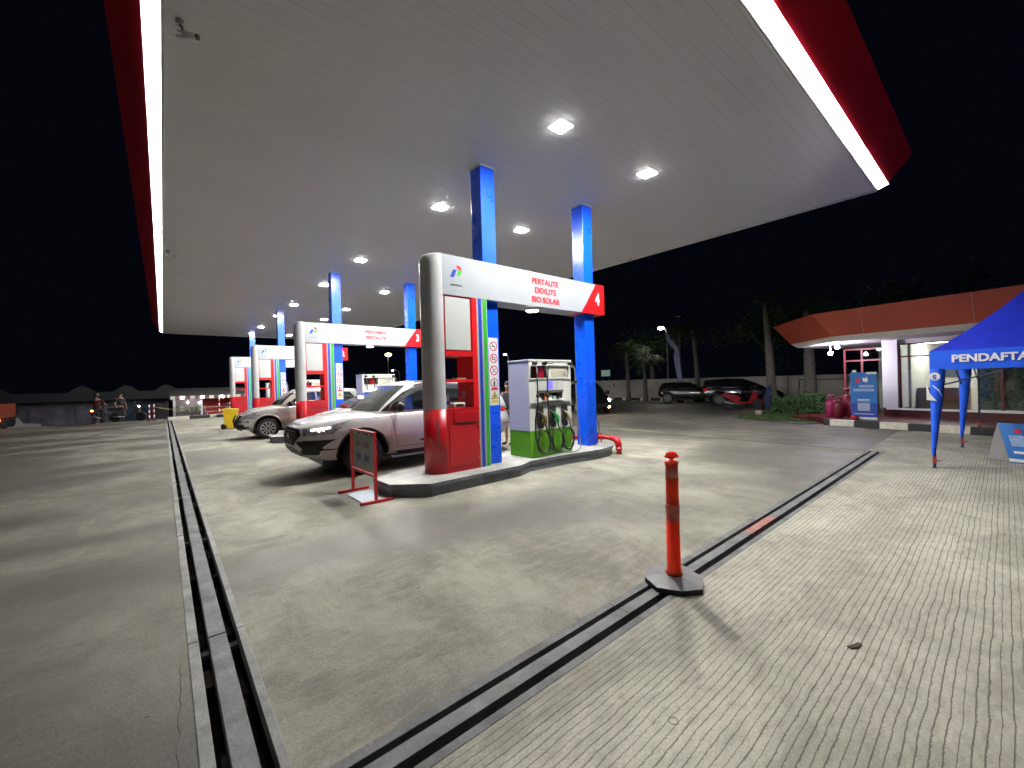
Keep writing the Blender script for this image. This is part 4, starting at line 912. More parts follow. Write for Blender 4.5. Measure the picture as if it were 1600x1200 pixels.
def person(label, loc, rz, shirt, trou, sit=False, helmet=None, legs_bare=False, s=.94, group=None):
    """faces +x; 1.7 m tall, scaled"""
    t = thing('person', label, 'person', loc, rz, group)
    hz = .92 if not sit else .84
    if not sit:
        leg = lambda y: [(0, y*.09, .90, .085), (.02, y*.10, .50, .055), (-.01, y*.10, .09, .04), (.12, y*.11, .035, .035), (.17, y*.115, .03, .02)]
        arm = lambda y: [(0, y*.19, 1.40, .05), (-.02, y*.26, 1.12, .038), (.09, y*.25, .88, .028), (.12, y*.25, .82, .026)]
    else:
        leg = lambda y: [(-.22, y*.09, .86, .09), (.14, y*.17, .80, .06), (.06, y*.18, .40, .042), (.16, y*.18, .36, .035), (.22, y*.18, .345, .02)]
        arm = lambda y: [(-.14, y*.19, 1.36, .05), (.02, y*.28, 1.14, .038), (.28, y*.27, 1.05, .028), (.33, y*.27, 1.03, .026)]
    dx = 0 if not sit else -.2
    V = [(dx, 0, hz, .09, .09), (dx, 0, 1.10, .085, .085), (dx+.02, 0, 1.36, .09, .09), (dx+.02, 0, 1.46, .055), (dx+.03, 0, 1.52, .052), (dx+.05, 0, 1.59, .082, .07), (dx+.045, 0, 1.66, .088, .075)]
    E_ = [(i, i+1) for i in range(6)]
    def chain(pts, root):
        b0 = len(V); V.extend(pts); E_.append((root, b0)); E_.extend((b0+i, b0+i+1) for i in range(len(pts)-1)); return len(V)-1
    for y in (-1, 1):
        chain(leg(y), 0); h = chain(arm(y), 2); hx, hy, hz_ = V[h][:3]
        dr = (0.0, 0, -1) if not sit else (.6, 0, -.6)
        for q in range(4):
            ln = (.075, .085, .08, .062)[q]; oy = hy+(q-1.5)*.018
            chain([(hx+dr[0]*.03+.008, oy, hz_+dr[2]*.03, .009), (hx+dr[0]*ln+.015, oy, hz_+dr[2]*ln, .0075), (hx+dr[0]*ln-.0, oy, hz_+dr[2]*(ln+.025), .006)], h)
        chain([(hx+.03, hy-y*.02, hz_-.01, .010), (hx+.05, hy-y*.03, hz_-.045, .008)], h)
    chain([(dx+.145, 0, 1.60, .012), (dx+.155, 0, 1.585, .010)], 5)
    body = skinned('body', V, E_, SKIN, t)
    # clothes
    sv = [(dx, 0, hz+.0, .155, .155), (dx, 0, 1.10, .145, .145), (dx+.02, 0, 1.37, .155, .155), (dx+.02, 0, 1.44, .07)]; se = [(0, 1), (1, 2), (2, 3)]
    for y in (-1, 1):
        a_ = arm(y); b0 = len(sv); m_ = [(a_[0][i]+a_[1][i])*.5 for i in range(3)]
        sv += [(*a_[0][:3], .064), (*m_, .060), (a_[0][0]*.2+a_[1][0]*.8, a_[0][1]*.2+a_[1][1]*.8, a_[0][2]*.2+a_[1][2]*.8, .056)]; se += [(2, b0), (b0, b0+1), (b0+1, b0+2)]
    skinned('shirt', sv, se, M('cloth_'+shirt[0], shirt[1], .85), t)
    tv = [(dx, 0, hz+.04, .14, .14), (dx, 0, hz-.04, .14, .14)]; te = [(0, 1)]
    for y in (-1, 1):
        l_ = leg(y); b0 = len(tv); e1 = l_[2][:3] if not legs_bare else tuple((l_[1][i]*.85+l_[2][i]*.15) for i in range(3))
        tv += [(*l_[0][:3], .095), (*l_[1][:3], .070), (*e1, .058)]; te += [(1, b0), (b0, b0+1), (b0+1, b0+2)]
    skinned('trousers', tv, te, M('cloth_'+trou[0], trou[1], .85), t)
    for y in (-1, 1):
        mb = MB(); l_ = leg(y)[3]; mb.ball((l_[0]-.02, l_[1], l_[2]+.005), .06, (2.0, .75, .65), M('dark_shoe', (.03, .025, .02), .5)); mb.done('shoe', t, False)
        mb = MB(); mb.ball((dx+.122, y*.03, 1.625), .011, (.6, 1, .7), M('eye_white', (.5, .5, .48), .3)); mb.ball((dx+.128, y*.03, 1.625), .006, (.6, 1, 1), HAIR); mb.done('eye', t, False)
        mb = MB(); mb.ball((dx+.03, y*.078, 1.60), .022, (.7, .35, 1.3), SKIN); mb.done('ear', t, False)
    mb = MB(); mb.ball((dx+.128, 0, 1.553), .018, (.35, 1.2, .35), M('lips', (.28, .10, .08), .5)); mb.done('mouth', t, False)
    mb = MB()
    if helmet: mb.ball((dx+.035, 0, 1.655), .135, (1.05, .95, 1), M('helmet_'+helmet[0], helmet[1], .2, coat=1)); mb.done('helmet', t, False)
    else: mb.ball((dx+.022, 0, 1.672), .098, (1.02, .88, .86), HAIR); mb.done('hair', t, False)
    t.scale = (s, s, s); return t
person('man in a dark T-shirt standing behind the white car, left of the dispenser', (6.86, 8.31, 0), R(200), ('charcoal', (.025, .025, .03)), ('brown', (.06, .05, .045)), legs_bare=True)
LR = M('red_rear_light', (.5, .02, .01), .3, emis=(1, .13, .03), estr=26); LW = M('small_front_light', (.8, .8, .8), .3, emis=(.9, 1, .9), estr=8)
scooter('red_scooter', 'shiny red scooter parked beside the hedge', (20.9, 7.95, 0), R(-58), (.27, .006, .010))
scooter('motorcycle', 'motorcycle with glowing red tail lamp in front of the pale shuttered shop', (-2.75, 32.0, 0), R(80), (.03, .03, .03), (LW, LR), 'motorcycles on the dark forecourt')
person('rider with white helmet by the motorcycle with glowing tail lamp', (-2.75, 32.0, 0), R(80), ('maroon', (.05, .008, .01)), ('black', (.02, .02, .02)), sit=True, helmet=('dark', (.05, .05, .05)))
scooter('motorcycle', 'dark motorcycle facing right beside the glowing tail lamp', (-1.55, 32.2, 0), R(-20), (.05, .05, .06), (LW, TAIL), 'motorcycles on the dark forecourt')
person('standing man beside the dark motorcycle at the left', (-1.9, 32.9, 0), R(-60), ('grey', (.03, .03, .035)), ('slate', (.04, .04, .06)))
# red cargo tricycle at far left
t = thing('cargo_tricycle', 'orange red cargo box vehicle with red tail lamps at the far left', 'cargo tricycle', (-6.45, 32.6, 0), R(75))
mb = MB(); mb.box((-.7, -.5, .55), (.5, .5, 1.25), M('orange_box', (.22, .035, .012), .5), .03); mb.done('cargo_box', t, False)
mb = MB(); mb.prism([(.55, .4), (1.1, .4), (1.35, .75), (1.15, 1.1), (.95, .8), (.55, .8)], -.2, .2, 'y', BPLAS); mb.done('cab', t, False)
for x, y in ((-.4, -.48), (-.4, .48), (1.15, 0)):
    mb = MB(); mb.lathe([(.18, -.05), (.25, -.05), (.27, 0), (.25, .05), (.18, .05)], (x, y, .27), 'y', 20, BLACK); mb.done('wheel', t, False)
for y in (-.4, .4):
    mb = MB(); mb.ball((-.72, y, .45), .07, (.5, 1.6, .8), LR); mb.done('tail_lamp', t, False)

# ---------------------------------------------------------------- small things near the islands
# folding price board
t = thing('notice_stand', 'red tubular stand with a grey notice board in front of the white SUV', 'sign stand', (2.2, 6.03, 0))
mb = MB()
for y in (5.58, 6.48): mb.box((2.18, y-.02, .04), (2.22, y+.02, .955), RED, .004)
mb.box((2.18, 5.56, .93), (2.22, 6.50, .97), RED, .004); mb.box((2.185, 5.601, .345), (2.215, 6.459, .38), RED, .004); mb.done('frame', t)
for y in (5.58, 6.48):
    mb = MB(); mb.box((1.98, y-.022, 0), (2.44, y+.022, .04), RED, .004); mb.done('foot', t)
mb = MB(); mb.box((2.196, 5.645, .40), (2.204, 6.42, .915), M('grey_notice_board', (.27, .29, .27), .35, noise=(3, .2))); nb = mb.done('board', t)
for y0 in (6.30, 5.98):
    mb = MB(); mb.box((2.193, y0-.20, .73), (2.1955, y0, .80), M('faded_red_print', (.36, .16, .16), .5, noise=(30, .6))); mb.done('red_print', nb)
    mb = MB(); mb.box((2.193, y0-.20, .53), (2.1955, y0-.02, .62), M('faded_blue_print', (.10, .14, .36), .5, noise=(30, .6))); mb.done('blue_print', nb)
    mb = MB(); mb.box((2.193, y0-.05, .47), (2.1955, y0, .495), BPLAS); mb.done('small_print', nb)
for y in (5.75, 6.03, 6.3):
    mb = MB(); mb.box((2.18, y-.012, .912), (2.205, y+.012, .93), WPAINT); mb.done('clip', t)
mb = MB(); mb.prism([(2.05, 5.66), (2.42, 5.66), (2.42, 6.32), (2.05, 6.32)], .001, .012, 'z', M('steel_floor_plate', (.32, .36, .42), .4, metal=.3)); tag(mb.done('floor_plate'), 'pale grey steel plate lying between the feet of the notice stand', 'plate')

# T top bollard
t = thing('traffic_post', 'orange T-top traffic post on an eight sided grey rubber base', 'traffic post', (3.02, 1.69, 0))
cx_, cy_ = 3.02, 1.69
hexa = [(cx_+.235*math.cos(R(a))*s_, cy_+.235*math.sin(R(a))*s_) for a, s_ in ((10, 1), (50, .86), (88, 1), (135, .95), (178, 1), (222, .9), (265, 1), (315, .92))]
mb = MB(); mb.prism(hexa, 0.004, .045, 'z', M('base_rim', (.02, .02, .022), .5)); mb.done('base_rim', t)
mb = MB(); lo = [mb._v((x, y, .0455)) for x, y in hexa]; hi = [mb._v((cx_+(x-cx_)*.36, cy_+(y-cy_)*.36, .075)) for x, y in hexa]; i_ = mb.mi(GREYBASE)
for k in range(8): mb.bm.faces.new((lo[k], lo[(k+1) % 8], hi[(k+1) % 8], hi[k]))
mb.bm.faces.new(hi); mb.bm.faces.new(lo); mb.done('rubber_base', t)
mb = MB(); mb.lathe([(.062, .076), (.062, .09), (.0515, .095), (.0495, .50)], (cx_, cy_, 0), m=ORANGE, seg=28)
mb.lathe([(.0495, .50), (.0535, .612), (.0545, .622), (.048, .626)], (cx_, cy_, 0), m=REFL, seg=28); mb.lathe([(.0475, .626), (.047, .81)], (cx_, cy_, 0), m=ORANGE, seg=28)
mb.lathe([(.047, .81), (.0505, .818), (.0505, .826), (.0467, .83)], (cx_, cy_, 0), m=ORANGE, seg=28); mb.lathe([(.0465, .83), (.0465, .915)], (cx_, cy_, 0), m=REFL, seg=28)
mb.lathe([(.0465, .915), (.049, .94), (.052, .948), (.052, .955), (.045, .96), (.014, .966), (.014, .99)], (cx_, cy_, 0), m=ORANGE, seg=28); pst = mb.done('post', t)
mb = MB(); mb.T = Matrix.Translation((cx_, cy_, 1.0)) @ Matrix.Rotation(R(-40), 4, 'Z'); mb.ball((0, 0, 0.004), .03, (1.65, .75, 1.0), ORANGE)
mb.tube([(-.042, 0, .0), (-.050, 0, -.014)], .010, 8, ORANGE); mb.tube([(.042, 0, .0), (.050, 0, -.014)], .010, 8, ORANGE); mb.T = None; mb.done('t_handle', t)
t.rotation_euler = (R(1.0), R(-1.4), 0)

# extinguisher, its stand and the red fire pipe
t = thing('fire_extinguisher', 'red fire extinguisher with black hose behind the right blue column', 'extinguisher', (7.40, 6.02, .197))
mb = MB(); mb.lathe([(.055, 0), (.07, .02), (.07, .40), (.055, .46), (.025, .49), (.022, .52)], seg=20, m=RED); mb.done('cylinder', t, False)
mb = MB(); mb.tube([(-.02, 0, .52), (.05, 0, .56), (.10, -.02, .55)], .012, 6, BPLAS); mb.ball((0, 0, .53), .03, (1, 1, .7), CHROME); mb.done('valve', t, False)
mb = MB(); mb.tube([(.03, -.03, .53), (.14, -.06, .46), (.15, -.07, .30), (.10, -.07, .12)], .010, 6, HOSE); mb.done('hose', t, False)
mb = MB(); mb.box((.02, -.12, 0), (.04, -.10, .20), RED); mb.box((.15, -.12, 0), (.17, -.10, .20), RED); mb.box((.02, -.12, .19), (.17, -.10, .21), RED); mb.done('bracket', t, False)
t = thing('fire_pipe', 'thick red water pipe bending down to the floor at the island end', 'pipe', (7.4, 5.5, 0))
mb = MB(); mb.tube([(6.6, 6.30, .33), (7.0, 6.22, .33), (7.35, 6.02, .33), (7.48, 5.75, .33), (7.52, 5.55, .32)], .048, 12, RED); mb.done('pipe_run', t)
mb = MB(); mb.tube([(7.51, 5.62, .325), (7.52, 5.50, .31), (7.52, 5.44, .26), (7.50, 5.40, .18), (7.48, 5.38, .12)], .065, 12, RED, radii=[.06, .075, .08, .075, .06]); mb.done('elbow', t)
mb = MB(); mb.tube([(7.48, 5.38, .15), (7.47, 5.37, .0)], .055, 12, RED); mb.lathe([(.075, .10), (.075, .125)], (7.48, 5.375, 0), m=RED, seg=16); mb.done('outlet', t)

# cameras under the canopy
def cctv(x, y, s_, lb):
    t = thing('security_camera', lb, 'camera', (x, y, ZC), 0, 'security cameras under the left canopy edge')
    mb = MB(); mb.cyl((0, 0, 0), (0, 0, -.05), .035*s_, m=STEEL); mb.cyl((0, 0, -.04), (.03, -.03, -.12), .012*s_, m=STEEL); mb.done('bracket', t, False)
    mb = MB(); mb.cyl((-.02, .03, -.13), (.13, -.10, -.17), .035*s_, m=WPAINT); mb.cyl((.131, -.101, -.17), (.14, -.108, -.173), .028*s_, m=BPLAS); mb.done('camera_body', t, False)
cctv(.22, 5.35, 1, 'white security camera hanging at the left canopy edge nearest the camera')
cctv(.18, 14.3, 1, 'small dark security camera farther along the left canopy edge')
for i, (x, y) in enumerate(((1.6, 34.2), (11.3, 7.5))):
    mb = MB(); mb.cyl((x, y, ZC-.003), (x, y, ZC-.06), .02, m=STEEL); mb.ball((x, y, ZC-.07), .035, (1, 1, 1), STEEL, 10); tag(mb.done('sensor'), ('small round sensor on the far left canopy edge', 'small round sensor on the right canopy edge')[i], 'sensor')

# yellow bin
t = thing('wheelie_bin', 'yellow wheeled bin beside the silver SUV', 'bin', (2.14, 20.95, 0), R(-4))
YB = M('yellow_plastic', (.78, .52, .01), .4, noise=(4, .12))
mb = MB(); a_ = [(-.21, -.24, .04), (.21, -.24, .04), (.21, .24, .04), (-.21, .24, .04)]; b2 = [(-.26, -.29, .76), (.27, -.29, .76), (.27, .29, .76), (-.26, .29, .76)]
va = [mb._v(p) for p in a_]; vb = [mb._v(p) for p in b2]; mb.mi(YB)
for k in range(4): mb.bm.faces.new((va[k], va[(k+1) % 4], vb[(k+1) % 4], vb[k]))
mb.bm.faces.new(va); mb.bm.faces.new(vb); mb.done('bin_body', t, False)
mb = MB(); mb.prism([(-.33, .765), (.31, .765), (.29, .82), (-.1, .86), (-.28, .83)], -.31, .31, 'y', YB); mb.done('lid', t, False)
for y in (-.27, .27):
    mb = MB(); mb.lathe([(.03, -.03), (.10, -.03), (.105, 0), (.10, .03), (.03, .03)], (-.24, y, .105), 'y', 20, BLACK); mb.done('wheel', t, False)

# ---------------------------------------------------------------- far left: kerb, posts, chain, kiosk
KW = M('kerb_white', (.80, .77, .64), .6, noise=(8, .3)); KB = M('kerb_black', (.03, .03, .032), .6, noise=(8, .3))
t = thing('painted_kerb', 'black and white painted kerb at the far end of the forecourt', 'kerb', (3, 31.2, 0))
for k in range(12):
    mb = MB(); x = .18+.97*k; mb.box((x+.003, 30.75, 0), (x+.967, 30.95, .17), KW if k % 2 == 0 else KB, .01); mb.done('kerb_block', t)
mb = MB(); mb.box((.18, 30.96, -.05), (11.8, 32.5, .12), M('verge_concrete', (.16, .15, .14), .8)); mb.done('verge', t)
def post(x, y, h, lb, z=0, r=.035, base=True):
    t = thing('safety_post', lb, 'post', (x, y, z), 0, 'red and white safety posts')
    nb_ = 6
    for k in range(nb_):
        mb = MB(); mb.cyl((0, 0, .04+(h-.04)*k/nb_), (0, 0, .04+(h-.04)*(k+1)/nb_-.001), r, m=RED if k % 2 == 0 else TWHITE, seg=12); mb.done('post_band', t, False)
    mb = MB(); mb.lathe([(.16, 0), (.16, .02), (.06, .04), (.05, .06)], m=BLACK, seg=16); mb.done('post_base', t, False)
post(-.62, 31.0, .92, 'red and white post, left of the pair at the left drain end'); post(-.42, 31.1, .95, 'red and white post holding the chain at the left drain end')
post(2.64, 31.25, 1.05, 'tallest red and white post before the red kiosk wall', .12)
post(3.05, 31.3, .72, 'short white banded post behind the yellow bin, left one', .12); post(3.17, 31.3, .74, 'short white banded post behind the yellow bin, right one', .12)
mb = MB(); mb.tube([(-.42+1.55*q/12, 31.1, .80-.12*math.sin(PI*q/12)-.16*q/12) for q in range(13)], .012, 6, M('yellow_rope', (.5, .42, .12), .7)); tag(mb.done('barrier_rope'), 'sagging yellow rope tied between the safety post and the railing', 'rope')
# railing
t = thing('metal_railing', 'grey pipe railing on the verge before the lit kiosk', 'railing', (2.0, 31.6, .12))
mb = MB()
for z in (.35, .62): mb.tube([(.5, 31.6, z), (3.4, 31.6, z)], .018, 6, STEEL)
mb.done('rail', t)
for k in range(5):
    mb = MB(); mb.cyl((.5+.72*k, 31.6, .12), (.5+.72*k, 31.6, .70), .022, m=STEEL); mb.done('rail_post', t)
# kiosk down behind the verge
KZ = -1.1
t = thing('roadside_kiosk', 'small lit roadside kiosk with red wall and striped valance', 'kiosk', (2.3, 37, KZ))
mb = MB(); mb.box((.5, 37.4, KZ), (4.9, 37.5, 1.15), M('kiosk_back', (.55, .52, .45), .7)); mb.done('back_wall', t)
mb = MB(); mb.box((2.0, 36.0, KZ), (4.9, 36.1, 1.10), M('kiosk_red', (.42, .03, .02), .6)); mb.done('front_wall', t)
mb = MB(); mb.box((.5, 35.9, KZ), (2.0, 36.0, .25), M('kiosk_counter', (.10, .08, .07), .6)); mb.done('counter', t)
mb = MB(); mb.prism([(35.3, 1.36), (37.6, 1.85), (37.6, 1.80), (35.3, 1.31)], .3, 5.0, 'x', M('kiosk_roof', (.04, .04, .04), .7)); mb.done('roof', t)
for k in range(18):
    mb = MB(); x = .35+.26*k; mb.box((x, 35.3, 1.10), (x+.255, 35.32, 1.33), [M('valance_cream', (.62, .60, .52), .7), M('valance_brown', (.12, .07, .06), .7)][k % 2]); mb.done('valance_strip', t)
for x in (.55, 2.0, 4.85):
    mb = MB(); mb.box((x-.05, 35.35, KZ), (x+.05, 35.45, 1.33), WPAINT); mb.done('post', t)
KL = M('kiosk_bulb', (.8, .8, .8), .3, emis=(.95, .86, 1), estr=60)
for i, (x, y, z) in enumerate(((.95, 35.25, 1.22), (2.05, 35.25, 1.22), (3.2, 35.25, 1.20), (1.3, 36.6, .85), (1.95, 36.6, .80))):
    mb = MB(); mb.ball((x, y, z), .055, (1, 1, 1), KL); mb.done('bulb', t)
for k in range(5):
    mb = MB(); mb.box((.6+.27*k, 36.7, .26), (.8+.27*k, 36.8, .26+random.uniform(.2, .45)), random.choice([M('snack_yellow', (.6, .5, .15), .6), M('snack_green', (.2, .4, .15), .6), WPAINT])); mb.done('snack_box', t)
for i, (x, a_) in enumerate(((1.1, 15), (1.75, -20), (2.5, 170))):
    scooter('motorcycle', ('grey motorcycle behind the railing, left one', 'grey motorcycle behind the railing, middle one', 'dark motorcycle behind the railing at the red wall')[i], (x, 34.3, -.75), R(a_), (.12, .12, .14), None, 'motorcycles parked before the kiosk')
# dark shop house at the left
t = thing('shop_house', 'long dark shop house with arched gables behind the motorcycles', 'building', (-2, 41, KZ))
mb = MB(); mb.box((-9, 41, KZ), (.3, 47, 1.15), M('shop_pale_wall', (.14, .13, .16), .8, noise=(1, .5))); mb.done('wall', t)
mb = MB(); mb.box((-9.3, 40.2, 1.16), (.6, 47.2, 1.75), M('shop_eave', (.03, .035, .04), .7)); mb.done('eave', t)
for x in (-8.0, -4.2, -2.0, .2):
    mb = MB(); pts = [(x-.7, 1.751)] + [(x-.7+1.4*q/10, 1.76+.42*math.sin(PI*q/10)**1.4) for q in range(1, 10)] + [(x+.7, 1.751)]; mb.prism(pts, 40.3, 40.4, 'y', M('gable_grey', (.05, .05, .05), .8)); mb.done('gable', t)
for k, x in enumerate((-8, -5.9, -3.8, -1.5)):
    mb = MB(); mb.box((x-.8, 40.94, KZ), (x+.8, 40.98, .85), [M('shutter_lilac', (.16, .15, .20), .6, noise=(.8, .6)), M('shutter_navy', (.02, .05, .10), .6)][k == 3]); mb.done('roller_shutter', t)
mb = MB(); mb.ball((-2.25, 40.5, 1.02), .03, (1, 1, 1), M('green_led', (.2, .8, .5), .3, emis=(.3, 1, .7), estr=6)); mb.done('indicator_light', t)
t = thing('parked_pickup', 'pale low vehicle half hidden in the dark left of the shop', 'vehicle', (-7.6, 37.5, KZ), R(10))
mb = MB(); mb.prism([(-1.9, .5), (1.9, .5), (1.9, 1.0), (1.2, 1.1), (.9, 1.6), (-.2, 1.6), (-.4, 1.05), (-1.9, 1.05)], -.8, .8, 'y', M('pale_truck_paint', (.30, .30, .28), .4)); mb.done('body', t, False)
for x in (-1.2, 1.2):
    for y in (-.75, .75):
        mb = MB(); mb.lathe([(.2, -.1), (.33, -.1), (.34, 0), (.33, .1), (.2, .1)], (x, y, .34), 'y', 20, BLACK); mb.done('wheel', t, False)

# ---------------------------------------------------------------- right side: wall, trees, lamps
BW = M('boundary_wall_plaster', (.50, .47, .42), .85, noise=(.8, .35), bump=(20, .3))
t = thing('boundary_wall', 'long pale plastered boundary wall behind the parked cars', 'wall', (27.3, 12, 0))
mb = MB(); mb.box((27.3, -14, 0), (27.45, 26, 1.50), BW); mb.done('wall_panel', t)
mb = MB(); mb.box((27.27, -14, 1.501), (27.48, 26, 1.54), BW); mb.done('coping', t)
for k in range(9):
    mb = MB(); mb.box((27.24, -8+4*k, 0), (27.299, -7.7+4*k, 1.50), BW); mb.done('pier', t)
text('OX', .42, (27.295, 20.1, 1.12), FACE_NX, M('wall_paint_dark', (.10, .10, .10), .8), 'painted_letters', t, bold=.01)
t = thing('painted_kerb', 'black and white painted kerb at the foot of the boundary wall', 'kerb', (26.9, 16, 0))
for k in range(26):
    mb = MB(); mb.box((26.85, 4.5+.8*k, 0), (27.1, 5.297+.8*k, .2), KW if k % 2 else KB, .01); mb.done('kerb_block', t)
LEAF = M('palm_leaf', (.045, .085, .02), .6, noise=(4, .4)); TRK = M('palm_trunk_bark', (.17, .16, .14), .9, noise=(9, .5), bump=(12, .8)); LEAF2 = M('hedge_leaf', (.035, .09, .02), .55, noise=(3, .5))
def palm(x, y, h, lb, lean=(0, 0), seed=1, r=.13, nf=15, fl=1.9):
    rd = random.Random(seed); t = thing('palm_tree', lb, 'palm tree', (x, y, 0), 0, 'palms along the boundary wall')
    pts = [(lean[0]*(q/8)**1.6, lean[1]*(q/8)**1.6, h*q/8) for q in range(9)]
    mb = MB(); mb.tube(pts, r, 12, TRK, radii=[r*(1.35-.6*q/8) if q else r*1.8 for q in range(9)]); mb.done('trunk', t, False)
    mb = MB(); top = Vector(pts[-1])
    for f in range(nf):
        az = 2*PI*f/nf+rd.uniform(-.2, .2); el = rd.uniform(-.1, 1.2); L_ = fl*rd.uniform(.8, 1.15); prev = top; d = Vector((math.cos(az)*math.cos(el), math.sin(az)*math.cos(el), math.sin(el)))
        rib = [top]
        for q in range(10): d = (d+Vector((0, 0, -.17))).normalized(); prev = prev+d*L_/10; rib.append(prev)
        mb.tube(rib, .012, 4, LEAF)
        for q in range(1, 10):
            for u in (0, .5):
                c = rib[q].lerp(rib[min(q+1, 10)], u); dd = (rib[min(q+1, 10)]-rib[q-1]).normalized(); sd = dd.cross(Vector((0, 0, 1))).normalized()
                for s_ in (-1, 1):
                    ln = L_*.30*math.sin(PI*(q+u+1)/12)*rd.uniform(.8, 1.1); e = c+sd*s_*ln*.8+dd*ln*.5+Vector((0, 0, -ln*.35)); w = dd*.022
                    mb.face((c-w, c+w, e), LEAF)
    mb.done('crown', t, False, fixn=False)
palm(26.4, 18.0, 3.6, 'slender dark palm, farthest left along the boundary wall', (.05, .15), 1)
palm(26.2, 16.45, 3.1, 'bushy dark palm beside the farthest left one', (0, .1), 2, nf=19)
palm(26.2, 13.9, 4.6, 'palm whose yellow green fronds are lit by the street lamp', (.2, .05), 3, .12, 18, 1.6)
palm(26.4, 12.75, 4.9, 'pale thin palm trunk rising behind the black hatchback', (.15, .35), 4)
palm(21.5, 6.95, 5.0, 'tall palm with thick leaning trunk right of the red scooter', (.5, .35), 5, .16, 16, 2.2)
palm(22.2, 5.62, 4.4, 'broad dark palm trunk behind the hedge near the minimarket', (.1, .1), 6, .2, 18, 2.2)
# dark trees beyond the wall
def tree(x, y, h, rr, lb, seed):
    rd = random.Random(seed); t = thing('broadleaf_tree', lb, 'tree', (x, y, 0), 0, 'dark trees beyond the boundary wall')
    mb = MB(); mb.tube([(0, 0, 0), (.1, .05, h*.3), (0, .1, h*.55)], .2, 8, TRK, radii=[.28, .2, .12])
    for k in range(5):
        a_ = 2*PI*k/5; mb.tube([(0.05, .05, h*.4), (math.cos(a_)*rr*.5, math.sin(a_)*rr*.5, h*.65)], .06, 6, TRK, radii=[.09, .03])
    mb.done('trunk', t, False); mb = MB()
    cl = [(rd.gauss(0, rr*.45), rd.gauss(0, rr*.45), h*.68+rd.gauss(0, h*.13)) for _ in range(16)]
    for _ in range(2200):
        c = rd.choice(cl); p = Vector(c)+Vector((rd.gauss(0, 1), rd.gauss(0, 1), rd.gauss(0, .8)))*rr*.2
        a_ = Vector((rd.gauss(0, 1), rd.gauss(0, 1), rd.gauss(0, 1))).normalized()*.13; b_ = a_.orthogonal().normalized()*.07
        mb.face((p-a_, p+b_, p+a_, p-b_), LEAF2)
    mb.done('crown', t, False, fixn=False)
tree(33, 20, 6.5, 2.8, 'dark tree beyond the wall left of the street lamp', 11); tree(34, 11, 7.5, 3.2, 'dark tree beyond the wall right of the street lamp', 12); tree(31, 3, 7, 3, 'dark tree beyond the wall behind the minimarket', 13)
# hedge
t = thing('hedge', 'low clipped green hedge between the palm and the gas cylinders', 'hedge', (18.95, 5.15, 0), R(-79))
mb = MB(); rd = random.Random(5)
for _ in range(5200):
    u = rd.uniform(-1, 1); v = rd.gauss(0, .38); z = abs(rd.gauss(.42, .26)); top = .78+.13*math.sin(u*4)+.08*math.sin(u*11)
    if z > top: z = top-abs(rd.gauss(0, .05))
    p = Vector((u*.95, max(-.45, min(.45, v)), z)); a_ = Vector((rd.gauss(0, 1), rd.gauss(0, 1), rd.gauss(0, 1))).normalized()*.05; b_ = a_.orthogonal().normalized()*.03
    mb.face((p-a_, p+b_, p+a_, p-b_), LEAF2)
mb.done('foliage', t, False, fixn=False)
mb = MB()
for k in range(9): mb.tube([(-.8+.2*k, 0, 0), (-.8+.2*k+.03, .05, .5)], .02, 6, TRK)
mb.done('stems', t, False)
# grass patch and stones
mb = MB(); GR = M('grass_blade', (.06, .12, .025), .8, noise=(3, .5)); GS = M('soil', (.13, .12, .08), .95, noise=(3, .5), bump=(20, .6))
gp = [(16.5, 6.5), (17.6, 6.9), (19.8, 6.9), (20.5, 5.5), (20.3, 4.0), (16.0, 3.85), (15.5, 4.2)]
mb.prism(gp, .002, .03, 'z', GS); tag(mb.done('soil_bed'), kind='structure')
mb = MB(); rd = random.Random(8)
for _ in range(6500):
    u, v = rd.random(), rd.random(); x = 15.9+4.2*u; y = 4.0+2.7*v
    if x < 16.4 and y > 6.1: continue
    h = rd.uniform(.03, .09); a_ = rd.uniform(0, PI); mb.face([(x-.01*math.cos(a_), y-.01*math.sin(a_), .03), (x+.01*math.cos(a_), y+.01*math.sin(a_), .03), (x+rd.gauss(0, .03), y+rd.gauss(0, .03), .03+h)], GR)
tag(mb.done('grass', fixn=False), kind='stuff')
mb = MB(); mb.box((18.15, 6.3, .03), (18.4, 6.5, .2), M('pale_block', (.40, .36, .28), .9, bump=(15, .8)), .03); tag(mb.done('stone_block'), 'pale stone block in front of the hedge', 'stone')
# street lamps
def street_lamp(x, y, h, lb, estr, col=(1, .95, .85), arm=(-.5, 0), z=0, r=.16, pole=STEEL):
    t = thing('street_lamp', lb, 'street lamp', (x, y, z), 0, 'street lamps in the distance')
    mb = MB(); mb.tube([(0, 0, 0), (0, 0, h*.92), (arm[0]*.5, arm[1]*.5, h*1.0), (arm[0], arm[1], h)], .05, 8, pole, radii=[.08, .05, .035, .03]); mb.done('pole', t, False)
    mb = MB(); mb.box((arm[0]-.25, arm[1]-.1, h-.02), (arm[0]+.05, arm[1]+.1, h+.06), STEEL, .02); hd = mb.done('lamp_head', t, False)
    mb = MB(); mb.ball((arm[0]-.1, arm[1], h-.06), r, (1.2, 1, .6), M('street_light_%d_%d' % (int(estr), int(col[2]*100)), (.8, .8, .8), .3, emis=col, estr=estr)); mb.done('lens', hd, False)
street_lamp(28.5, 16.0, 5.35, 'bright white street lamp above the palms by the boundary wall', 160, arm=(-.2, .3), r=.19)
street_lamp(37.3, 45, 5.6, 'small white street lamp seen just left of the near dispenser', 30, arm=(-.3, .2), r=.19)
street_lamp(19.6, 45, 5.2, 'yellowish street lamp seen below sign arch 3', 18, (1, .80, .38), (.15, 0), r=.30, pole=M('lit_pole', (.45, .42, .25), .7))
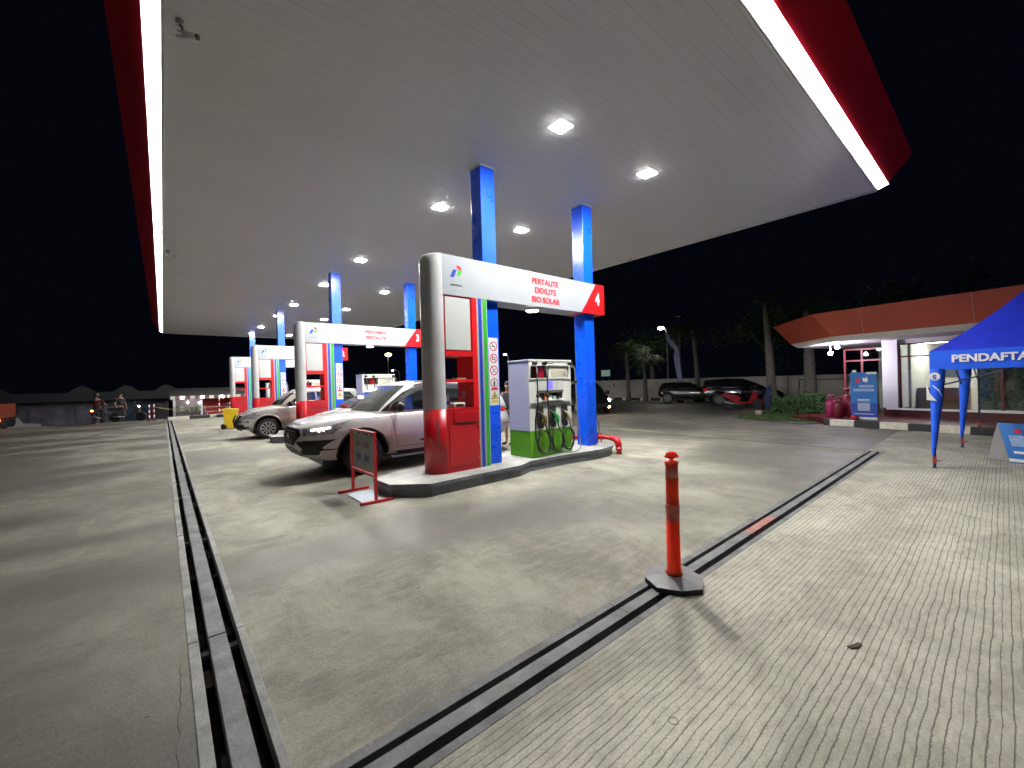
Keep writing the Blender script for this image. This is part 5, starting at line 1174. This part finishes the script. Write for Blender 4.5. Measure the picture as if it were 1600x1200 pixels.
street_lamp(20.9, 45, 3.4, 'small low white street lamp right of the yellowish one', 30, arm=(-.7, 0), r=.09)
mb = MB()
for s_ in ((-.3, 0), (.3, 0), (0, .4)): mb.tube([(27.6+s_[0]*2, 75+s_[1]*2, -1), (27.6, 75, 12)], .07, 5, STEEL)
for k in range(12): mb.tube([(27.6-.55*(1-k/12), 75, k), (27.6+.55*(1-k/12), 75, k+.8)], .04, 4, STEEL)
tag(mb.done('radio_mast'), 'tall thin lattice mast far behind sign arch 3', 'mast')
# billboard
t = thing('billboard', 'small green lit billboard above the far wall right of the blue column', 'billboard', (40, 30.3, 0), R(0))
mb = MB(); mb.box((39.95, 29.6, 1.95), (40.05, 31.0, 2.8), M('dark_frame', (.05, .05, .05), .6)); mb.done('frame', t)
mb = MB(); mb.box((39.93, 29.68, 2.02), (39.949, 30.92, 2.73), M('green_board', (.10, .16, .13), .6, emis=(.10, .17, .14), estr=1.0, noise=(14, .8))); mb.done('board', t)
for y in (29.9, 30.7):
    mb = MB(); mb.cyl((40, y, 0), (40, y, 1.95), .06, m=STEEL); mb.done('leg', t)
# feather flag by the street lamp
t = thing('feather_flag', 'tall pale blue feather flag hanging twisted by the street lamp', 'flag', (26, 13.75, 0))
mb = MB(); mb.tube([(26, 13.72, 0), (26, 13.8, 2.5), (26, 14.2, 4.3), (26, 14.75, 4.8)], .02, 6, STEEL); mb.done('pole', t)
FL = M('flag_cloth', (.34, .38, .58), .7, noise=(2, .3)); mb = MB(); prev = None
for (y, z, w) in ((14.72, 4.75, .05), (14.6, 4.35, .22), (14.3, 3.95, .35), (14.0, 3.55, .30), (14.0, 3.1, .42), (13.95, 2.5, .40), (13.85, 1.9, .34), (13.75, 1.4, .26)):
    cur = ((25.97, y-w*.6, z), (26.03, y+w*.4, z-.1)); 
    if prev: mb.face((prev[0], prev[1], cur[1], cur[0]), FL, True)
    prev = cur
mb.done('cloth', t, fixn=False)
mb = MB(); CL = M('violet_cloth', (.03, .03, .11), .8); pts = [(21.15, 7.02, .0), (21.2, 7.05, .4), (21.22, 6.98, .8), (21.25, 6.95, 1.15)]; mb.tube(pts, .1, 8, CL, radii=[.06, .13, .15, .04]); tag(mb.done('tied_cloth'), 'dark violet cloth tied round the foot of the leaning palm', 'cloth')
# swing frame by the wall
t = thing('gate_frame', 'thin dark steel frame standing behind the hedge before the wall', 'frame', (21.5, 5.2, 0))
mb = MB(); DKS = M('dark_steel', (.05, .05, .05), .6)
for y in (6.15, 5.55, 4.4): mb.tube([(22.6, y+.12, 0), (22.6, y, 1.35)], .025, 6, DKS)
mb.tube([(22.6, 6.15, 1.35), (22.6, 4.4, 1.35)], .025, 6, DKS); mb.done('tube_frame', t)

# ---------------------------------------------------------------- minimarket (local axes: x along the front, y into the building)
BO = (15.72, 3.67, 0); BR = math.atan2(-.983, -.186)
bld = thing('minimarket_building', 'low station shop with orange red roof band and white pillar', 'building', BO, BR)
PLM = M('maroon_tile', (.10, .012, .014), .3, noise=(6, .3)); BWH = M('shop_white_wall', (.70, .70, .72), .6, noise=(1, .06)); ORB = M('orange_red_roof_band', (.34, .052, .022), .55, noise=(1.2, .18), bump=(8, .05))
CRM = M('cream_roof_edge', (.74, .71, .62), .6, noise=(2, .2)); FRM = M('maroon_frame', (.17, .015, .02), .4); GLS = glass_mat('shop_window_glass', (.80, .84, .82))
mb = MB(); mb.prism([(.0, .16), (13, .16), (13, 2.19), (-.9, 2.19), (-.9, 1.0)], .0, .187, 'z', PLM); mb.prism([(-.9, 2.19), (13, 2.19), (13, 8), (-.9, 8)], .0, .187, 'z', PLM); mb.done('platform', bld, False)
mb = MB(); mb.box((.74, 2.2, .188), (13, 2.32, .455), PLM); mb.done('plinth', bld, False)
mb = MB(); mb.box((.74, 2.14, .456), (1.12, 3.0, 2.60), BWH, .004); mb.done('pillar', bld, False)
mb = MB(); mb.box((.82, 2.12, .40), (13, 2.199, .4555), WPAINT); mb.done('plinth_cap', bld, False)
mb = MB(); mb.box((1.121, 2.25, 2.47), (13, 2.45, 2.60), BWH); mb.done('lintel', bld, False)
mb = MB(); mb.box((6.2, 2.25, .456), (13, 2.40, 2.469), BWH); mb.done('wall', bld, False)
def frame(xa, xb, y, za, zb_, mx=(), mz=(), w=.04):
    mb = MB()
    mb.box((xa, y, za), (xa+w, y+.05, zb_), FRM); mb.box((xb-w, y, za), (xb, y+.05, zb_), FRM); mb.box((xa+w, y, zb_-w), (xb-w, y+.05, zb_), FRM)
    for x in mx: mb.box((x-w/2, y+.001, za), (x+w/2, y+.049, zb_-w), FRM)
    for z in mz: mb.box((xa+w, y+.003, z-w/2), (xb-w, y+.047, z+w/2), FRM)
    fr = mb.done('window_frame', bld, False)
    mb = MB(); mb.box((xa+w, y+.02, za), (xb-w, y+.026, zb_-w), GLS); mb.done('pane', fr, False)
frame(1.122, 6.18, 2.27, .456, 2.468, (2.55, 3.25, 4.6), (2.06,))
frame(-.60, .739, 2.9, .19, 2.44, (-.07,), (2.02,), .055)
# interior
INW = M('shop_interior_wall', (.62, .60, .55), .8, noise=(.8, .15))
mb = MB(); mb.box((-.55, 5.6, .188), (8, 5.7, 2.58), INW); mb.box((8, 2.5, .188), (8.1, 5.6, 2.58), INW); mb.box((1.12, 3.0, .188), (1.18, 5.59, 2.58), INW); mb.done('inner_wall', bld, False)
mb = MB(); mb.box((1.2, 3.4, .188), (2.3, 3.9, 1.05), M('shop_counter', (.18, .10, .06), .5), .01); mb.done('counter', bld, False)
mb = MB(); mb.box((1.28, 5.55, 1.35), (1.9, 5.59, 1.65), M('dark_picture', (.06, .08, .07), .4)); mb.done('notice', bld, False)
CUR = M('patterned_curtain', (.30, .36, .30), .9, noise=(11, .75)); mb = MB(); N_ = 60
for k in range(N_):
    x0_, x1_ = 2.75+3.3*k/N_, 2.75+3.3*(k+1)/N_; f = lambda x: 2.46+.035*math.sin(x*23)+.015*math.sin(x*51)
    mb.face(((x0_, f(x0_), .46), (x1_, f(x1_), .46), (x1_, f(x1_), 2.03), (x0_, f(x0_), 2.03)), CUR, True)
mb.done('curtain', bld, False, fixn=False)
mb = MB(); mb.box((4.2, 3.7, 2.50), (5.4, 3.95, 2.55), M('shop_tube_or_added_light', (.8, .8, .8), .3, emis=(1, .97, .9), estr=95)); mb.done('ceiling_or_added_light', bld, False)  # unseen extra light, added to brighten the shop interior
mb = MB(); mb.box((.95+.3, 3.7, 2.50), (2.1, 3.95, 2.55), M('shop_tube_or_added_light', (.8, .8, .8), .3, emis=(1, .97, .9), estr=30)); mb.done('ceiling_or_added_light', bld, False)
# roof
bot = [(13, .35), (.12, .35), (-2.05, 2.3), (-2.05, 8), (13, 8)]; topo = [(13, .10), (-.28, .10), (-2.75, 2.45), (-2.75, 8.2), (13, 8.2)]
low = [(13, .50), (.18, .50), (-1.85, 2.38), (-1.85, 8), (13, 8)]
mb = MB(); mb.mi(ORB); A = [mb._v((x, y, 2.75)) for x, y in bot]; B_ = [mb._v((x, y, 3.50)) for x, y in topo]
for k in range(5): mb.bm.faces.new((A[k], A[(k+1) % 5], B_[(k+1) % 5], B_[k]))
mb.bm.faces.new(B_); mb.done('roof_band', bld, False, fixn=False)
mb = MB(); mb.mi(CRM); A = [mb._v((x, y, 2.60)) for x, y in low]; B_ = [mb._v((x, y, 2.749)) for x, y in bot]
for k in range(5): mb.bm.faces.new((A[k], A[(k+1) % 5], B_[(k+1) % 5], B_[k]))
mb.bm.faces.new(B_); mb.done('roof_edge', bld, False)
mb = MB(); mb.prism(low, 2.601, 2.66, 'z', BWH); mb.done('eave_soffit', bld, False)
for x in (.95, 3.2, 5.5):
    mb = MB(); mb.box((x-.006, .05, 2.76), (x+.006, .36, 3.49), M('band_seam', (.45, .25, .18), .6)); o = mb.done('band_seam', bld, False)
    for v in o.data.vertices: v.co.y = .34-(v.co.z-2.75)/.75*.25 + (-.004 if v.co.y < .2 else .01)
SPK = M('porch_bulb', (.8, .8, .8), .3, emis=(.93, .84, 1), estr=600)
for i, (x, y, z) in enumerate(((-.15, 1.35, 2.50), (-.45, 1.6, 2.32))):
    mb = MB(); mb.cyl((x, y, 2.6), (x, y, z), .02, m=WPAINT); lf = mb.done('porch_lamp', bld, False); mb = MB(); mb.ball((x, y, z-.04), .06, (1, 1, 1), SPK); mb.done('bulb', lf, False)
# inner-plaza kerb
t = thing('painted_kerb', 'black and white painted kerb along the minimarket front', 'kerb', BO, BR)
xs = [0, .16, .78, 1.38, 1.99, 2.56, 3.15, 3.75, 4.35, 4.95, 5.55, 6.15, 6.75, 7.35, 7.95]
for k in range(len(xs)-1):
    mb = MB(); mb.box((xs[k]+.002, 0, 0), (xs[k+1]-.002, .155, .187), KB if k % 2 == 0 else KW, .008); mb.done('kerb_block', t, False)
mb = MB(); mb.prism([(-1.6, 1.3), (-.95, .9), (-.95, 2.6), (-1.8, 2.6)], .03, .12, 'z', PLM); t2 = mb.done('tile_step'); t2.location = BO; t2.rotation_euler = (0, 0, BR); tag(t2, 'low maroon tiled step left of the minimarket platform', 'step')
# standing banner with the blue print
def BL(x, y, z=0):  # building local to world
    c, s_ = math.cos(BR), math.sin(BR); return (BO[0]+c*x-s_*y, BO[1]+s_*x+c*y, z)
t = thing('standing_banner', 'tall blue standing banner lettered QR CODE on the minimarket platform', 'banner', BL(.87, .45, .187), BR)
BNB = M('banner_blue', (.012, .17, .55), .45, noise=(1.2, .25)); BND = M('banner_deep_blue', (.01, .06, .36), .45)
mb = MB(); mb.box((-.32, -.012, .03), (.32, .012, 1.42), BNB); bb = mb.done('banner_sheet', t, False)
for nm, a_, b_, mt in (('white_band', (-.32, -.015, .03), (.32, -.0125, .08), WPAINT), ('deep_blue_area', (-.3195, -.0145, .081), (.3195, -.0125, .50), BND), ('code_panel', (-.15, -.017, .27), (.15, -.0147, .50), M('code_panel_grey', (.42, .50, .68), .5, noise=(60, .5))), ('text_strip', (-.24, -.0165, .17), (.24, -.0147, .185), TWHITE),
        ('text_strip', (-.15, -.0155, .60), (.15, -.0126, .615), TWHITE), ('text_strip', (-.15, -.0155, .56), (.15, -.0126, .575), TWHITE), ('text_strip', (-.10, -.0155, .97), (.25, -.0126, 1.04), M('pale_blue_print', (.35, .5, .8), .5, noise=(40, .5))), ('text_strip', (-.25, -.0155, .85), (.26, -.0126, .93), M('pale_blue_print', (.3, .5, .8), .5)), ('white_corner', (.08, -.0155, 1.36), (.32, -.0126, 1.42), TWHITE)):
    mb = MB(); mb.box(a_, b_, mt); mb.done(nm, bb, False)
text('QR CODE', .115, (0, -.016, .74), (PI/2, 0, 0), M('pale_blue_print', (.35, .5, .8), .5), 'lettering', bb, bold=.004, sx=1.05)
mb = MB(); mb.ring((-.13, -.0126, 1.17), .001, .065, 'y', TRED); mb.done('round_mark', bb, False)
mb = MB(); mb.prism([(0, 1.14), (.09, 1.12), (.12, 1.2), (.07, 1.28), (.03, 1.22), (-.02, 1.27)], -.0155, -.0126, 'y', TWHITE); mb.done('white_mark', bb, False)
mb = MB(); mb.box((-.33, -.06, 0), (.33, .10, .03), STEEL, .005); mb.tube([(-.31, 0, .02), (-.31, 0, 1.42)], .008, 6, STEEL); mb.tube([(.31, 0, .02), (.31, 0, 1.42)], .008, 6, STEEL); mb.done('banner_stand', t, False)
mb = MB(); mb.box((-.28, .02, 1.421), (-.18, .03, 1.49), WPAINT); mb.done('tag', t, False)
mb = MB(); mb.ball((-.2, -.12, .07), .075, (1.4, 1, .9), M('red_bag', (.45, .01, .03), .5)); o = mb.done('red_bag'); o.location = BL(.87, .45, .187); o.rotation_euler = (0, 0, BR); tag(o, 'small red bag at the foot of the blue standing banner', 'bag')
# leaning pale board
mb = MB(); mb.prism([(-.05, .0), (.12, .0), (.16, 1.35), (.06, 1.42)], -.01, .01, 'y', M('pale_lilac_board', (.35, .36, .50), .5)); o = mb.done('leaning_board'); o.location = BL(.02, 1.6, .19); o.rotation_euler = (R(-6), 0, BR); tag(o, 'narrow pale lilac board leaning behind the gas cylinders', 'board')
# gas cylinders
GPK = M('pink_gas_cylinder', (.42, .03, .13), .35, noise=(6, .3)); GMR = M('maroon_gas_cylinder', (.20, .012, .03), .4, noise=(6, .3))
def gas(x, y, h, r, mt, lb, z=.187):
    t = thing('gas_cylinder', lb, 'gas cylinder', BL(x, y, z), 0, 'gas cylinders in front of the minimarket')
    mb = MB(); mb.lathe([(r*.8, 0), (r*.8, .03), (r, .06), (r, h*.55), (r*.92, h*.66), (r*.6, h*.76), (r*.2, h*.8)], m=mt, seg=22); mb.done('tank', t, False)
    mb = MB()
    for k in range(3): mb.box((r*.5*math.cos(k*2.1)-.012, r*.5*math.sin(k*2.1)-.012, h*.74), (r*.5*math.cos(k*2.1)+.012, r*.5*math.sin(k*2.1)+.012, h*.92), mt)
    mb.lathe([(r*.6, h*.90), (r*.62, h*.92), (r*.62, h), (r*.56, h), (r*.55, h*.90)], m=mt, seg=22); mb.done('guard_ring', t, False)
    mb = MB(); mb.cyl((0, 0, h*.78), (0, 0, h*.9), .02, m=STEEL); mb.done('valve', t, False)
gas(-.22, 1.0, .72, .155, GPK, 'bright pink gas cylinder, leftmost on the platform')
for i, (x, y, h, r) in enumerate(((.10, .75, .66, .15), (.34, 1.02, .74, .15), (.02, 1.5, .92, .16), (.42, 1.55, 1.0, .17))):
    gas(x, y, h, r, GMR, ('short maroon gas cylinder just right of the pink one', 'maroon gas cylinder nearest the blue standing banner', 'taller maroon gas cylinder at the back behind the pink one', 'tallest maroon gas cylinder behind the blue banner edge')[i])
# ---------------------------------------------------------------- blue tent
TB = M('tent_blue_fabric', (.010, .12, .90), .5, noise=(2, .12), bump=(5, .9)); TD = M('tent_blue_roof', (.010, .03, .60), .55, noise=(1.5, .3), bump=(2.2, 1.0)); FT = M('red_tent_foot', (.35, .03, .03), .5); NV = M('navy_steel', (.015, .02, .06), .4)
t = thing('pop_up_tent', 'blue pop-up tent lettered PENDAFTARAN at the right edge', 'tent', (11.9, -.8, 0))
C4 = [(9.65, .80), (14.75, .42), (14.6, -2.75), (9.55, -2.35)]; apx = (12.0, -.95); zt, zb_ = 1.915, 1.61
NR = 10
rows = []
for i in range(NR+1):
    u = i/NR; z = zt + 1.25*u + .75*u*u; rows.append([(x+(apx[0]-x)*u, y+(apx[1]-y)*u, z) for x, y in C4])
for k in range(4):
    j = (k+1) % 4; mb = MB()
    for i in range(NR):
        A, B_ = rows[i], rows[i+1]
        for q in range(6):
            def P(row, f, i=i):
                p = Vector(row[k]).lerp(Vector(row[j]), f); w = (i if row is A else i+1)/NR; p.z -= .10*math.sin(PI*f)*math.sin(PI*min(1, w+.08)); return p
            mb.face((P(A, q/6), P(A, (q+1)/6), P(B_, (q+1)/6), P(B_, q/6)), TD, True)
    mb.done('roof_panel', t, fixn=False)
    mb = MB(); a_, b_ = Vector((*C4[k], 0)), Vector((*C4[j], 0)); nrm = (b_-a_).cross(Vector((0, 0, 1))).normalized()*-.004
    for q in range(10):
        p0, p1 = a_.lerp(b_, q/10), a_.lerp(b_, (q+1)/10); dz0, dz1 = .008*math.sin(q*1.9), .008*math.sin((q+1)*1.9)
        mb.face(((p0.x, p0.y, zb_+dz0), (p1.x, p1.y, zb_+dz1), (p1.x, p1.y, zt), (p0.x, p0.y, zt)), TB, True)
    mb.done('valance', t, fixn=False)
# legs (three per long side)
legs = [(9.65, .80), (12.55, .62), (14.73, .44), (14.6, -2.72), (12.4, -2.5), (9.56, -2.33)]
for i, (x, y) in enumerate(legs):
    z0 = .188 if x > 14.5 else 0
    yy = y-.03 if y > 0 else y+.03; xx = x+.03
    mb = MB(); mb.box((xx-.018, yy-.018, z0+.01), (xx+.018, yy+.018, zt-.02), NV); lg = mb.done('leg', t)
    mb = MB(); mb.box((xx-.035, yy-.035, z0), (xx+.035, yy+.035, z0+.01), NV); mb.box((xx-.021, yy-.021, z0+.07), (xx+.021, yy+.021, z0+.19), FT, .003); mb.tube([(xx-.02, yy+.01, z0+.13), (xx-.05, yy-.05, z0+.12), (xx-.03, yy-.08, z0+.14)], .008, 5, FT); mb.done('foot', lg)
    if i in (0, 1):  # fabric sleeve tied round the leg
        mb = MB(); ws = ((zb_+.02, .17), (1.45, .16), (1.1, .13), (.7, .085), (.4, .055), (.21, .03)); prev = None
        for z, w in ws:
            cur = [(xx-.03, yy+.03-0*w, z), (xx-.03-.01, yy+.03-w*.9, z), (xx+.05, yy+.02-w*1.0, z), (xx+.08, yy+.03, z)]
            if prev:
                for q in range(4): mb.face((prev[q], prev[(q+1) % 4], cur[(q+1) % 4], cur[q]), TB, True)
            prev = cur
        mb.done('leg_sleeve', t, fixn=False)
mb = MB(); mb.tube([(9.7, .74, 1.3), (11.1, .66, 1.88), (12.5, .58, 1.3)], .012, 6, NV); mb.tube([(12.6, .58, 1.3), (13.6, .5, 1.88), (14.7, .42, 1.35)], .012, 6, NV); mb.tube([(9.68, .7, 1.35), (9.64, -.8, 1.85), (9.6, -2.3, 1.35)], .012, 6, NV); mb.done('truss', t)
text('PENDAFTARAN', .158, (9.612-.004, .06, 1.785), FACE_NX, TWHITE, 'lettering', t, bold=.006, sx=1.0)
o = [c for c in t.children if c.name.startswith('lettering')][0]; o.rotation_euler = (PI/2, 0, -PI/2+R(-1.8)); o.location = Vector((9.606, .0, 1.775))-t.location
mb = MB(); mb.ring((9.636, .745, 1.50), .001, .065, 'x', TWHITE); mb.done('round_emblem', t)
text('S', .10, (9.628, .745, 1.485), FACE_NX, SBLUE, 'emblem_letter', t, bold=.004)
mb = MB(); mb.prism([(.84, 1.40), (.80, 1.22), (.72, 1.10), (.84, 1.12)], 9.60, 9.604, 'x', TWHITE); mb.done('white_mark', t)
mb = MB(); mb.tube([(9.61, .77, 1.36), (9.61, .70, 1.28), (9.61, .66, 1.18)], .006, 5, TWHITE); mb.done('curved_mark', t)
# A board under the tent
t = thing('a_frame_board', 'low grey A-frame board with blue poster at the right edge', 'sign board', (11.0, -.1, 0))
GRB = M('grey_board_side', (.22, .21, .21), .6)
def AB(s_, f): return (10.98-.30*s_+.24*f, -.03-.95*s_+.26*f)       # f: 0 front foot, 1 back foot
for nm, f0, mt in (('poster_leaf', 0, BNB), ('back_leaf', 1, GRB)):
    mb = MB(); p = [(*AB(0, f0), 0), (*AB(.62, f0), 0), (*AB(.62, .5), .66), (*AB(0, .5), .66)]
    q = [(x+.014, y+.004, z) for x, y, z in p]; mb.face(p, mt); mb.face(q[::-1], mt)
    for k in range(4): mb.face((p[k], p[(k+1) % 4], q[(k+1) % 4], q[k]), GRB)
    mb.done(nm, t)
mb = MB(); a_, b_, c_ = (*AB(0, .03), .01), (*AB(0, .97), .01), (*AB(0, .5), .645); mb.face((a_, b_, c_), GRB); mb.face([(x-.006, y-.018, z) for x, y, z in (a_, b_, c_)], GRB); mb.done('side_cloth', t)
def ABp(s_, z, off=.006): f = .5*z/.66; x, y = AB(s_, f); return (x-off*1.6, y, z)
for nm, a0, a1, z0, z1, mt in (('white_edge', .0, .62, .02, .07, WPAINT), ('pale_print', .08, .55, .28, .46, M('pale_blue_print', (.35, .5, .8), .5)), ('text_strip', .08, .4, .16, .2, TWHITE), ('red_mark', .16, .24, .50, .57, TRED), ('white_mark', .30, .36, .50, .60, TWHITE)):
    mb = MB(); mb.face((ABp(a0, z0), ABp(a1, z0), ABp(a1, z1), ABp(a0, z1)), mt); mb.face((ABp(a0, z0, .004), ABp(a1, z0, .004), ABp(a1, z1, .004), ABp(a0, z1, .004)), mt); mb.done(nm, t)
# crack and chipped edge beside the left drain
mb = MB(); rd = random.Random(3); CRK = M('crack_dirt', (.05, .045, .035), .95); y = 1.95; x = -.02; pts = []
while y < 3.2: pts.append((x, y)); y += .07; x = .03+.05*math.sin(y*2.2)*.4+rd.uniform(-.008, .008)
for (xa, ya), (xb, yb) in zip(pts, pts[1:]):
    w = rd.uniform(.0008, .0024); mb.face([(xa-w, ya, .0015), (xa+w, ya, .0015), (xb+w, yb, .0015), (xb-w, yb, .0015)], CRK)
tag(mb.done('crack'), kind='structure')
# small marks on the floor
mb = MB(); mb.ring((1.78, 1.02, .004), 0.020, .023, 'z', CRK, 20, -.001); tag(mb.done('ring_mark'), kind='structure')
OIL = M('oil_drip', (.035, .033, .03), .35)
rd = random.Random(21); mb = MB()
for x, y, q in ((-.12, 2.35, .05), (-.10, 2.75, .012), (1.5, 3.0, .012), (4.2, 3.6, .03), (5.4, 4.0, .05), (5.9, 4.9, .06), (2.4, 3.2, .014), (3.6, 4.4, .02), (6.6, 3.3, .03), (7.9, 3.8, .06), (1.1, 7.2, .06), (1.6, 10.9, .08)):
    pts = [(x+q*(1+rd.uniform(-.3, .3))*math.cos(2*PI*k/11), y+q*.7*(1+rd.uniform(-.3, .3))*math.sin(2*PI*k/11)) for k in range(11)]
    mb.face([(a, b, .0022) for a, b in pts], OIL)
tag(mb.done('oil_spots'), kind='structure')
